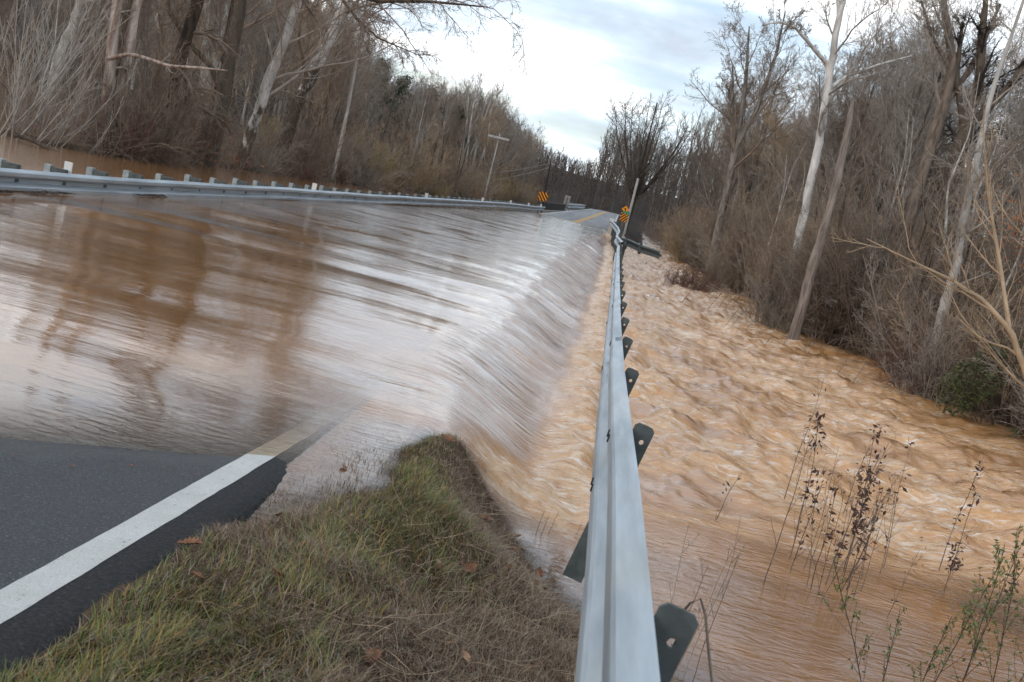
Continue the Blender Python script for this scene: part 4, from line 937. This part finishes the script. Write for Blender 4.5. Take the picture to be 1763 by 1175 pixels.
hero('sycamore', 'tall pale sycamore with one bowed limb reaching left above the right bank', [[(5.85, 32.2, -.6), (5.72, 32, 2), (5.6, 32, 3.6), (5.53, 32, 4.9), (5.39, 32, 6), (5.27, 32, 7.1), (5.12, 32, 8.3), (5.1, 32, 10.3), (4.9, 32, 12.5)],
      [(5.35, 32, 6.6), (5.15, 32, 7.1), (4.75, 31.8, 7.3), (4.36, 31.5, 7.5), (3.85, 31.2, 7.75), (3.4, 31, 7.75), (3.0, 31, 7.6)], [(5.3, 32, 6.3), (5.8, 32.3, 6.9), (6.7, 32.5, 7.5), (7.6, 32.8, 8.0)], [(5.15, 32, 8.3), (4.8, 32, 9.4), (4.6, 31.6, 10.6)]],
     [[.14, .13, .125, .12, .11, .10, .09, .07, .03], [.08, .07, .06, .05, .04, .03, .015], [.06, .05, .035, .015], [.06, .05, .03]], LV(7, .3, .22, .3), 'bark_sycamore', 'twig_grey', 51)
hero('dead_snag', 'bare pinkish dead snag with a splintered tip leaning right out of the flood', [[(5.36, 27, -.9), (5.34, 27, .75), (5.34, 27, 1.7), (5.37, 27, 2.9), (5.30, 27, 4.3), (5.24, 27, 5.0), (5.17, 27, 5.6)]], [[.15, .135, .12, .105, .095, .075, .03]], [(5, .45, .85, 1.2, .05, 3, .15, .1, .12, .008)], 'dead_wood', 'dead_wood', 52, ks=9)
hero('vine_tree', 'dark vine wrapped trunk with a broken spike top on the right', [[(8.9, 30, -.3), (8.9, 30, 3), (8.89, 30, 4.66), (8.88, 30, 5.8), (8.9, 30, 7), (8.6, 30, 8.4), (8.42, 30, 9.3)], [(8.88, 30, 5.9), (9.6, 30, 7.1), (10.0, 30, 8.2)], [(8.88, 30, 5.8), (8.25, 30, 7.2), (8.0, 30, 8.6)]], [[.22, .2, .2, .2, .13, .11, .06], [.12, .1, .05], [.10, .08, .04]], LV(9, .2, .22, .35), 'bark_dark', 'pole_dark', 53)
hero('dark_tree', 'brown rough trunk left of the vine wrapped one on the right bank', [[(8.2, 30, -.3), (8.12, 30, 3), (8.12, 30, 5.1), (8.14, 30, 6.4), (8.06, 30, 7.5), (7.61, 30, 8.5), (7.2, 30, 9.4), (7, 30, 11)], [(8.1, 30, 6.3), (8.7, 30.4, 7.6), (9.0, 30.6, 9.4)], [(8.08, 30, 7.3), (7.3, 29.8, 8), (6.7, 29.6, 8.8)]], [[.2, .18, .16, .16, .12, .09, .07, .03], [.1, .08, .04], [.07, .05, .03]], LV(8, .3, .22, .4), 'bark_brown', 'twig_grey', 54)
hero('sycamore', 'slender pale blotched trunk rising out of the dark evergreen bush', [[(7.2, 22, -.3), (7.16, 22, .9), (7.13, 22, 1.5), (7.11, 22, 2.1), (7.02, 22, 2.8), (6.93, 22, 3.7), (6.8, 22, 5.5), (6.9, 22, 8)]], [[.13, .12, .11, .09, .08, .07, .05, .02]], LV(9, .3, .22, .3), 'bark_pale', 'twig_grey', 55)
hero('dark_tree', 'tall forked bare tree left of the bowed sycamore limb, against the open sky', [[(5.3, 50, -.3), (5.1, 50, 4), (5.0, 50, 6.0), (4.7, 50, 8.5), (4.2, 50, 11)], [(5.0, 50, 5.5), (5.5, 50, 7.5), (5.7, 50, 10), (5.6, 50, 12)], [(5.0, 50, 5), (4.4, 50, 7.3), (3.9, 50, 9.2)]], [[.2, .17, .14, .09, .03], [.12, .1, .07, .03], [.11, .08, .03]], LV(11, .5, .35, .25, .007), 'bark_grey', 'twig_brown', 56)
# willow canes leaning in from the right edge
hero('willow', 'yellow brown leaning willow whose long canes reach in from the right edge', [[(6.7, 13.4, -.6), (5.9, 13.1, .45), (5.45, 13, .75), (5.05, 13, 1.33), (4.61, 13, 1.62), (4.2, 13, 1.76), (3.63, 13, 1.88), (3.1, 13, 2.0)], [(5.05, 13, 1.3), (4.75, 13.2, 2.1), (4.4, 13.3, 2.9), (4.1, 13.3, 3.7)], [(5.4, 13, .9), (5.3, 12.8, 2.0), (5.1, 12.8, 3.2), (4.9, 12.8, 4.6)], [(5.95, 13.1, .4), (6.0, 13, 1.8), (5.6, 13, 3.2), (5.7, 13, 4.6)]],
     [[.045, .043, .04, .034, .026, .018, .011, .005], [.022, .024, .015, .006], [.035, .028, .02, .008], [.035, .028, .02, .008]], [(11, .15, .97, .6, .34, 5, .12, .5, .5, .006), (5, .2, .97, .55, .45, 4, .14, .3, .6, .0035), (3, .2, .97, .5, .5, 2, .15, .2, .6, .002)], 'twig_tan', 'twig_tan', 57, ks=7)
# sycamore boughs hanging into the top of the view
hero('overhanging_sycamore', 'dark twiggy bough hanging across the top of the sky from the left bank trees', [[(-13.0, 29, -.3), (-12.6, 29, 3), (-11.8, 28, 6), (-10.6, 27, 8.2)], [(-11.8, 28, 6), (-9.5, 26, 6.0), (-7.3, 24, 5.0), (-6.0, 23, 4.75), (-4.6, 22, 4.85), (-3.4, 22, 5.0)], [(-7.3, 24, 5.0), (-6.3, 23, 4.3), (-5.5, 22, 3.9), (-4.6, 22, 3.75)], [(-10.6, 27, 8.2), (-8, 25, 7.2), (-6, 24, 6.2), (-4.6, 23, 5.6)], [(-9.5, 26, 6.0), (-8.6, 25.5, 4.9), (-7.7, 25, 4.2)]],
     [[.2, .17, .13, .1], [.11, .085, .06, .045, .03, .012], [.035, .028, .02, .008], [.07, .055, .04, .02], [.04, .03, .012]], [(17, .15, .99, .85, .27, 7, .16, -.9, .42, .009), (8, .12, .98, .8, .5, 5, .2, -.4, .55, .0055), (6, .1, .97, .75, .5, 3, .25, -.1, .6, .004), (3, .1, .97, .7, .5, 2, .25, 0, .7, .003)], 'bark_dark', 'twig_brown', 58)
# clump of pale saplings at the left edge, standing in water
for k, (x, y, lean, hh, lb) in enumerate(((-13.4, 22.5, .35, 4.6, 'pale many stemmed sapling fanning up at the left edge of the pool'), (-14.3, 24.0, .2, 5.4, 'tall pale sapling clump behind the nearest one at the left edge'), (-13.0, 23.6, .75, 3.4, 'low pale sapling bent right over the left pool'), (-15.6, 26.5, .1, 5.5, 'upright pale sapling clump farthest left in the pool'))):
    rg3 = np.random.default_rng(90 + k); nst = 8; a = rg3.normal(0, 1.6, nst); q = rg3.uniform(.1, .55, nst)
    d = np.stack([np.sin(q) * np.cos(a) + lean * .8, np.sin(q) * np.sin(a), np.cos(q)], 1); p = np.tile([x, y, -.4], (nst, 1)) + rg3.normal(0, .22, (nst, 3)) * [1, 1, 0]
    L = hh * rg3.uniform(.6, 1.1, nst); r0 = np.full(nst, .019); P, Rr = grow(rg3, p, d, L, r0, r0 * .25, 8, .05, .5)
    V, Q = tubes(P, Rr, 5); t = thing('sapling', lb, 'sapling'); link('stems', mesh_np('stems', V, Q), 'twig_pale', t)
    V, Q = merge(branch_levels(rg3, P, Rr, L, [(8, .2, .97, .5, .32, 4, .1, .4, .5, .007), (4, .2, .95, .5, .4, 2, .12, .2, .6, .004)])); link('twigs', mesh_np('twigs', V, Q), 'twig_pale', t)
t = thing('drifted_log', 'dark waterlogged branch lying in the left pool below the pale saplings', 'log')
MB().tube([(-13.2, 22.6, .10), (-12.7, 22.3, .12), (-12.0, 22.0, .02), (-11.7, 21.9, -.04)], [.04, .05, .045, .03], 7).build('stem', 'bark_dark', t)
# evergreen bush and pines
def evergreen(label, c, rad, n, seed):
    rg4 = np.random.default_rng(seed); t = thing('evergreen_bush', label, 'bush', (c[0], c[1], gz(c[0], c[1])))
    u = nrm(rg4.normal(0, 1, (n, 3))) * (rg4.random((n, 1)) ** .45); 
    f = 1 + .35 * fbm(u[:, 0] * 2.2 + seed, u[:, 1] * 2.2 + u[:, 2] * 2, 3, seed); P = u * np.array(rad) * f[:, None]; P[:, 2] = np.abs(P[:, 2] + rad[2] * .8)
    keep = fbm(P[:, 0] * 1.8 + 5, P[:, 2] * 1.8 + P[:, 1], 3, seed + 1) > -.12; P = P[keep]
    link('leaves', leaf_cloud(rg4, P, .030, 'evergreen_leaf'), None, t)
    o = link('stems', mk_shrub(seed, rad[2] * 1.7, 14, 'bark_dark', .7, .7), None, t); return t
evergreen('dark green honeysuckle bush overhanging the water on the right, largest of the green bushes', (7.75, 18.9), (1.15, 1.2, .95), 15000, 71)
evergreen('dark green bush behind and right of the largest one, cut by the right edge', (8.7, 17.9), (1.1, 1.0, .9), 11000, 72)
evergreen('small dark green bush beneath the right brush near the broken rail arm', (5.9, 55), (1.5, 1.6, .8), 3500, 73)
def pine(label, loc, hh, seed):
    rg4 = np.random.default_rng(seed); t = thing('pine_tree', label, 'tree', loc)
    MB().tube([(0, 0, -.3), (.1, 0, hh * .5), (0, .1, hh)], [.14, .1, .02], 8).build('trunk', 'bark_dark', t)
    nb = 26; z = rg4.uniform(.3, .98, nb) * hh; a = rg4.random(nb) * 6.28; L = (hh - z) * .32 + .5
    P, Rr = grow(rg4, np.stack([z * 0, z * 0, z], 1), np.stack([np.cos(a), np.sin(a), a * 0 + .35], 1), L, np.full(nb, .03), np.full(nb, .01), 4, .08, .2)
    V, Q = tubes(P, Rr, 3); link('limbs', mesh_np('limbs', V, Q), 'bark_dark', t)
    pts = P[:, 1:].reshape(-1, 3); pts = np.repeat(pts, 45, 0) + rg4.normal(0, .20, (len(pts) * 45, 3)); link('needles', leaf_cloud(rg4, pts, .055, 'pine_needle', elong=2.2), None, t)
for (x, y, hh, lb, sd4) in ((-18.2, 75, 7.6, 'dark green pine, leftmost above the left slope', 81), (-16.9, 79, 6.9, 'dark green pine just right of the leftmost one', 82), (-15.4, 82, 7.0, 'pine with a ragged crown above the gnarled dark tree', 83), (-14.5, 92, 6.9, 'small pine tip showing between bare trees left of the pale cluster', 84)):
    pine(lb, (x, y, .2), hh, sd4)
# russet leaves clinging low in the left brush
rg5 = np.random.default_rng(12)
for (c, n, lb) in (((-10.6, 29, .35), 90, 'spray of russet leaves low in the brush behind the left guardrail'), ((-11.3, 29.5, .9), 60, 'smaller spray of russet leaves by the foot of the dark forked tree')):
    t = thing('russet_twig', lb, 'leaves', c); P = rg5.normal(0, 1, (n, 3)) * [.45, .4, .25]
    link('leaves', leaf_cloud(rg5, P, .035, 'russet_leaf'), None, t); link('stems', mk_shrub(12 + n, .8, 5, 'twig_brown', .9, .5), None, t)
t = thing('leafy_bramble', 'bramble with clinging brown green leaves at the right edge under the vine tree', 'bramble', (7.6, 19.0, 3.0)); P = rg5.normal(0, 1, (700, 3)) * [.55, .3, .35]
link('leaves', leaf_cloud(rg5, P, .03, 'russet_leaf'), None, t)
P, Rr = grow(rg5, np.tile([0, 0, -3.2], (7, 1)), rg5.normal(0, .12, (7, 3)) + [0, 0, 1], np.full(7, 3.8), np.full(7, .012), np.full(7, .004), 8, .06, 0); V, Q = tubes(P, Rr, 4); link('stems', mesh_np('stems', V, Q), 'twig_tan', t)

# ------------------------------------------------------------------ verge: grass, dead thatch, leaves
rg = np.random.default_rng(3)
n = 260000; gx_ = rg.uniform(-1.32, 1.9, n); gy_ = 1.7 + 5.4 * rg.random(n) ** 1.35
g = ground(gx_, gy_); wz = water_z(gx_, gy_)
e_ = xe(gy_) + .065 + .03 * fbm(gy_ * 3, gy_ * 0, 3, 6)
lim = -0.035 + 0.03 * rg.random(n)
tuft = fbm(gx_ * 5, gy_ * 5, 3, 61)
stub = (gy_ > 4.2) & (gy_ < 6.3) & (gx_ < it(gy_, *PL) + .05) & (rg.random(n) < .08 + .30 * (tuft > .05))
ok = (gx_ > e_) & (((g > wz + lim) & ((tuft > -.22) | (rg.random(n) < .45)) & ((g > wz + .015) | (rg.random(n) < .22))) | stub)
gx_, gy_, g, wz, e_ = gx_[ok], gy_[ok], g[ok], wz[ok], e_[ok]; n = len(gx_); print('blades', n)
gn = fbm(gx_ * 1.3 + 4, gy_ * 1.1, 4, 62)
u_ = (gx_ - it(gy_, *PL)) / (it(gy_, *PR) - it(gy_, *PL))
pg = np.clip(1.15 - np.abs(u_ - .17 - .10 * np.sin(gy_ * 1.7)) / .20 + gn * .9, 0, 1) * ss(u_, .60, .30)
isg = rg.random(n) < pg * .50 * (1 - .35 * ss(gy_, 5.2, 6.2))
hgt = np.where(isg, rg.uniform(.030, .110, n), rg.uniform(.03, .10, n)) * (1 + .5 * fbm(gx_ * 4, gy_ * 4, 3, 63)) * ss(gx_ - e_, -.02, .22).clip(.75, 1) * np.where(g < wz + .01, .75, 1) * (1 - .45 * ss(gy_, 4.8, 6.2))
az = rg.normal(.4, 1.0, n) + 5.0 * fbm(gx_ * 2.2, gy_ * 2.2, 3, 64) + np.where(isg, 0, rg.uniform(-2, 2, n)); bend = np.where(isg, rg.uniform(.5, 1.8, n), rg.uniform(1.0, 2.3, n))
dx, dy = np.cos(az), np.sin(az); wx_, wy_ = -dy, dx; w = np.where(isg, rg.uniform(.0011, .0022, n), rg.uniform(.0008, .0017, n))
ts = [0, .4, .75, 1.0]; rows = []
for t in ts:
    ph = bend * t; hz = hgt * np.where(bend > .05, np.sin(ph) / bend, t); ho = hgt * (1 - np.cos(ph)) / bend * 1.25
    c = np.stack([gx_ + dx * ho, gy_ + dy * ho, np.maximum(g, wz - .008) - .004 + hz], 1); ww = (w * (1 - .92 * t ** 1.6))[:, None] * np.stack([wx_, wy_, wx_ * 0], 1)
    rows += [c - ww, c + ww]
V = np.stack(rows, 1); idx = np.arange(n * 8).reshape(n, 8)
Q = np.concatenate([idx[:, [0, 1, 3, 2]], idx[:, [2, 3, 5, 4]], idx[:, [4, 5, 7, 6]]])
pal_g = np.array([(.075, .105, .028), (.115, .15, .040), (.165, .19, .055), (.26, .23, .08), (.34, .20, .055)]); pal_d = np.array([(.25, .18, .115), (.17, .115, .075), (.34, .26, .18), (.10, .065, .045), (.22, .11, .065), (.30, .27, .22)])
cg = pal_g[rg.choice(5, n, p=[.20, .26, .20, .20, .14])]; cd = pal_d[rg.choice(6, n, p=[.24, .28, .14, .18, .08, .08])]
colr = np.where(isg[:, None], cg, cd) * rg.uniform(.7, 1.2, (n, 1)); colr = np.concatenate([colr, np.ones((n, 1))], 1)
tag(link('grass', mesh_np('grass', V.reshape(-1, 3), Q, True, {'col': ('FLOAT_COLOR', np.repeat(colr, 8, 0))}), 'grass_blade'), 'mown green and straw coloured grass on the verge', 'grass', kind='stuff')
# coarse straw stalks lying on the dead side
n = 2600; sx = rg.uniform(-.9, 1.8, n); sy = 1.8 + 4.6 * rg.random(n) ** 1.2; g = ground(sx, sy); ok = (g > water_z(sx, sy) - .01) & (sx > it(sy, *PL) + .3) ; sx, sy, g = sx[ok], sy[ok], g[ok]; n = len(sx)
a = rg.random(n) * 6.28; d = np.stack([np.cos(a), np.sin(a), rg.uniform(.0, .35, n)], 1)
P, Rr = grow(rg, np.stack([sx, sy, g + .015], 1), d, rg.uniform(.06, .22, n), rg.uniform(.0010, .0022, n), np.full(n, .0006), 3, .12, -.05)
V, Q = tubes(P, Rr, 3); tag(link('straw', mesh_np('straw', V, Q), 'twig_tan'), 'dry straw stalks matted on the brown side of the verge', 'straw', kind='stuff')
# drowned grass stubble in the shallow water by the asphalt
def oak_leaf(seed, s):
    rgl = random.Random(seed); pts = []; nlobe = 7
    for i in range(nlobe * 2 + 1):
        t = i / (nlobe * 2); w_ = (math.sin(math.pi * min(t * 1.05 + .03, 1)) ** .8) * (.36 if i % 2 else .20) * rgl.uniform(.8, 1.15); pts.append((t - .5, w_))
    cur = rgl.uniform(.2, .6); tw = rgl.uniform(-.5, .5)
    vs = []
    for t, w_ in pts:
        for sg in (-1, 0, 1): vs.append((t * s, sg * w_ * s, s * (cur * (t * t) + .55 * w_ * abs(sg) * (1 + tw * sg) + .03 * rgl.random())))
    fs = []
    for i in range(len(pts) - 1):
        b = 3 * i; fs += [(b, b + 1, b + 4, b + 3), (b + 1, b + 2, b + 5, b + 4)]
    me = bpy.data.meshes.new('fallen_leaf'); me.from_pydata(vs, [], fs); me.update(); return me
LF = [oak_leaf(i, .075) for i in range(5)]; LT = [oak_leaf(i + 9, .06) for i in range(3)]
for me in LF: me.materials.append(MATS['oak_leaf'])
for me in LT: me.materials.append(MATS['tan_leaf'])
special = [(-1.20, 3.62, 1.4, 0, 'curled brown oak leaf lying on the black asphalt edge'), (.06, 3.45, .9, 5, 'pale tan leaf lying on the dead grass near the guardrail'), (-.25, 5.6, 1.5, 1, 'dark red brown leaf on the water side of the grass tongue'), (-.20, 4.35, 1.4, 2, 'large dark leaf in the middle of the dead grass'),
           (-1.04, 5.35, .9, 3, 'orange brown leaf floating in the shallow water by the asphalt'), (-.62, 6.30, 1.5, 4, 'brown leaf at the tip of the grass tongue')]
for x, y, s, vi, lb in special:
    o = link('fallen_leaf', (LF + LT)[vi]); z = max(gz(x, y) + .03, float(water_z(np.array([x]), np.array([y]))[0]) + .004); o.location = (x, y, z); o.rotation_euler = (rnd.uniform(-.4, .4), rnd.uniform(-.4, .4), rnd.uniform(0, 6.28)); o.scale = (s, s, s); tag(o, lb, 'leaf')
for i in range(70):
    for _ in range(40):
        x = rnd.uniform(-1.2, 1.2); y = 2.2 + 4.4 * rnd.random(); z = gz(x, y)
        if x > xe(y) + .12 and z > float(water_z(np.array([x]), np.array([y]))[0]) - .01: break
    o = link('fallen_leaf', (LF + LT[:1])[rnd.randrange(6)]); o.location = (x, y, z + .03); o.rotation_euler = (rnd.uniform(-.7, .7), rnd.uniform(-.7, .7), rnd.uniform(0, 6.28)); s = rnd.uniform(.5, 1.1); o.scale = (s, s, s); tag(o, 'small brown leaf caught in the verge grass', 'leaf', 'small leaves caught in the verge grass')
for i in range(16):
    x = rnd.uniform(-2.6, -1.45); y = 4.05 + (x + 2.6) * .55 + rnd.uniform(-.12, .25); o = link('fallen_leaf', LF[rnd.randrange(5)]); o.location = (x, y, float(road_z(x, y)) + .008); o.rotation_euler = (0, 0, rnd.uniform(0, 6.28)); s = rnd.uniform(.15, .42); o.scale = (s, s, s * .6)
    tag(o, 'scrap of brown leaf on wet asphalt at the water line', 'leaf', 'leaf scraps on the asphalt at the water line')

# ------------------------------------------------------------------ weeds standing in the near water
def weed(x, y, z0, dx_, hh, seed, label, leaves=0, mat='bark_brown', r=.005, lm='dry_leaf', group=None, side=4, lsz=.020, cat='weed'):
    rgw = np.random.default_rng(seed); t = thing('dead_weed' if lm == 'dry_leaf' else 'leafy_twig', label, cat, (x, y, z0), 0, group)
    P, Rr = grow(rgw, [(0, 0, -.3)], [(dx_, rgw.normal(0, .08), 1)], [hh + .3], [r], [r * .35], 10, .045, .0)
    V, Q = merge([tubes(P, Rr, 5)] + (branch_levels(rgw, P, Rr, [hh], [(side, .35, .95, .5, .30, 4, .1, .4, .6, .0016), (2, .3, .9, .6, .4, 2, .15, .1, .6, .0011)], (3, 3)) if side else []))
    link('stem', mesh_np('stem', V, Q), mat, t)
    if leaves:
        if lm == 'dry_leaf': c = P[0, rgw.integers(5, 11, 5)]; pts = np.repeat(c, int(leaves * 1.5) // 5 + 1, 0); pts = pts + rgw.normal(0, .028, pts.shape) * [1, 1, 1.6]
        else: pts = V[rgw.integers(len(V) // 5, len(V), leaves)] + rgw.normal(0, .006, (leaves, 3))
        o = link('leaf_cluster', leaf_cloud(rgw, pts, lsz, lm, 'leaf_cluster', elong=1.3), None, t)
W = [(1.52, 6.5, .03, 1.05, 0, 'lone straight dead stalk nearest the guardrail in the calm brown water'), (2.16, 9.3, -.02, 1.1, 8, 'thick upright dead stalk at the edge of the foam'), (2.58, 7.6, .12, .95, 6, 'long stalk leaning right at the right of the dead weeds'),
     (1.86, 6.6, .04, .75, 18, 'dead weed with curled leaves, left of the leafy middle clump'), (1.95, 6.75, .08, .98, 30, 'dead weed with seed heads in the middle of the clump'), (2.02, 6.7, .03, .80, 10, 'thin dead weed crossing the middle clump'),
     (2.10, 6.9, .10, 1.1, 46, 'dead weed with a hanging bunch of dark leaves at its top'), (2.24, 7.3, .06, 1.0, 52, 'dead weed carrying the largest bunch of dark curled leaves'), (1.78, 6.9, .05, .70, 16, 'short dead weed with a curled leaf bunch at the left of the clump'),
     (1.90, 7.6, .04, 1.0, 40, 'dead weed with leaf bunches standing behind the left of the clump'), (2.95, 7.4, .05, .80, 40, 'dead weed with drooping leaves near the right debris raft'), (3.15, 7.2, .10, .95, 36, 'dead weed leaning right beside the debris raft'), (2.05, 6.45, -.02, .6, 6, 'thin bare weed at the near side of the middle clump'),
     (1.30, 7.8, .18, .45, 4, 'short weed bent right between guardrail and clump'), (3.35, 8.6, .12, .9, 10, 'bare weed leaning right beyond the debris raft'), (2.75, 9.6, .15, .8, 8, 'bare weed leaning right in the foam')]
for i, (x, y, dx_, hh, lv, lb) in enumerate(W): weed(x, y, -.46, dx_, hh, 200 + i, lb, lv)
gw = [(1.75 + .055 * i % .6 + rnd.uniform(-.12, .25), 6.5 + rnd.uniform(-.1, 1.1), rnd.uniform(.0, .12), rnd.uniform(.5, 1.0)) for i in range(16)]
for i, (x, y, d_, hh) in enumerate(gw): weed(x, y, -.46, d_, hh, 260 + i, 'thin bare weed stem in the clump standing in calm water', 5, group='thin weed stems in the middle clump', r=.0032, side=3, lsz=.012)
for i, (x, y, d_, hh, s) in enumerate(((-.02, 6.35, .3, .22, 0), (.05, 6.4, .25, .24, 0), (.10, 6.3, -.05, .2, 0), (.16, 6.45, .55, .18, 0), (-.55 + .62, 5.5, .2, .18, 2), (.02, 4.95, .2, .2, 3), (.28, 8.2, .1, .42, 4))):
    weed(x, y, -.46, d_, hh, 300 + i, ('short dark stub poking from the pool, leftmost of the row below the boil', 'forked short stub, second in the row below the boil', 'upright short stub, third in the row below the boil', 'slanting short stub, right end of the row below the boil', 'tiny twig in the pool right of the grass tongue', 'tiny twiglet at the foot of the dead grass bank', 'thin bare sprig in the foam against the guardrail')[i], 0, side=s, r=.004)
for i in range(9):
    x = rnd.uniform(3.0, 5.3); y = 17 + rnd.random() * 9 ; weed(x + .5, y + 2, -.6, rnd.uniform(.2, .6), rnd.uniform(.6, 1.1), 330 + i, 'bare dark stem slanting out of the rapids before the right bank', 0, group='dark stems slanting out of the rapids', r=.009, side=3)
for i in range(22):
    x = rnd.uniform(2.3, 4.6); y = 30 + rnd.random() * 16; weed(x, y, -.62, rnd.uniform(.15, .5), rnd.uniform(.7, 1.2), 350 + i, 'thin dark stem slanting out of the far rapids', 0, group='dark stems in the far rapids', r=.012, side=3)
# green leafed twigs, lower right corner
for i, (x, y, z, d_, hh, lv, lb) in enumerate(((2.02, 5.25, -.5, -.25, .72, 70, 'green leafed twig leaning left at the bottom right'), (2.20, 5.35, -.5, .02, .85, 120, 'densest green leafed twig near the bottom right corner'), (2.42, 5.5, -.5, .12, .8, 90, 'green leafed twig leaning right in the bottom right corner'), (2.05, 5.0, -.5, -.12, .6, 60, 'short green leafed twig at the very bottom right'), (2.6, 5.8, -.5, -.05, .8, 60, 'green leafed twig at the right edge below the debris raft'), (2.28, 4.9, -.45, .1, .75, 80, 'rightmost green leafed twig at the bottom edge'), (1.9, 5.15, -.5, .15, .5, 34, 'small green leafed twig, leftmost of its kind'), (2.5, 5.35, -.5, .05, .95, 110, 'tall green leafed twig leaning out at the right edge'), (2.7, 5.6, -.5, .1, .8, 80, 'green leafed twig cut by the right edge of the view'))):
    weed(x, y, z, d_, hh * 1.12, 400 + i, lb, int(lv * 1.5), 'bark_dark', .0045, 'green_leaf', None, 12, .0115, 'twig')
# debris raft at the right edge
rg6 = np.random.default_rng(44); n = 420; P0 = np.stack([rg6.normal(3.25, .28, n), rg6.normal(6.9, .30, n), rg6.uniform(-.44, -.30, n)], 1); a = rg6.normal(.3, .8, n)
P, Rr = grow(rg6, P0, np.stack([np.cos(a), np.sin(a), rg6.normal(0, .15, n)], 1), rg6.uniform(.12, .5, n), rg6.uniform(.0012, .003, n), np.full(n, .0008), 4, .1, -.1)
V, Q = tubes(P, Rr, 3); tag(link('debris_raft', mesh_np('debris_raft', V, Q), 'twig_brown'), 'matted raft of straw and twigs caught at the right edge of the calm water', 'debris')
# bramble and stalks by the near end of the guardrail
t = thing('bramble', 'thorny brown bramble cane arching over beside the nearest guardrail post', 'bramble')
MB().tube([(.30, 1.98, .72), (.305, 1.99, .82), (.322, 2.0, .915), (.343, 2.0, .962), (.362, 2.01, .972), (.378, 2.0, .945), (.40, 1.98, .88), (.43, 1.96, .80), (.47, 1.95, .70), (.50, 1.95, .55)], [.0035, .0035, .003, .0028, .0026, .003, .0032, .0034, .0036, .0036], 6).build('cane', 'bark_brown', t)
mb = MB()
for i in range(14):
    s = i / 13; x = it(s, [0, .25, .45, 1], [.30, .343, .37, .47]); z = it(s, [0, .25, .45, 1], [.75, .955, .965, .70]); a = rnd.random() * 6.28
    mb.tube([(float(x), 1.985, float(z)), (float(x) + .008 * math.cos(a), 1.98, float(z) + .008 * math.sin(a))], [.0016, .0003], 4)
mb.build('thorns', 'bark_brown', t)
for i, (x, y, d_, hh, m_) in enumerate(((.80, 4.6, .05, .62, 'twig_tan'), (.86, 4.7, .02, .70, 'twig_pale'), (.74, 4.5, .12, .50, 'bark_brown'), (.92, 4.75, .12, .48, 'bark_brown'), (.70, 4.55, .0, .58, 'twig_grey'))):
    weed(x, y, -.2, d_, hh, 500 + i, ('straw coloured stalk, left of two pale ones right of the guardrail foot', 'palest and tallest stalk right of the guardrail foot', 'dark stalk leaning right at the guardrail foot', 'brown stalk, rightmost of the group at the guardrail foot', 'grey stalk nearest the guardrail post')[i], 0, m_, .0028, side=3)
for o in bpy.data.objects:
    if o.name.split('.')[0] in ('leaf_cluster', 'leaves', 'needles', 'thorns', 'twigs'): o['kind'] = 'stuff'
print('objects', len(bpy.data.objects))
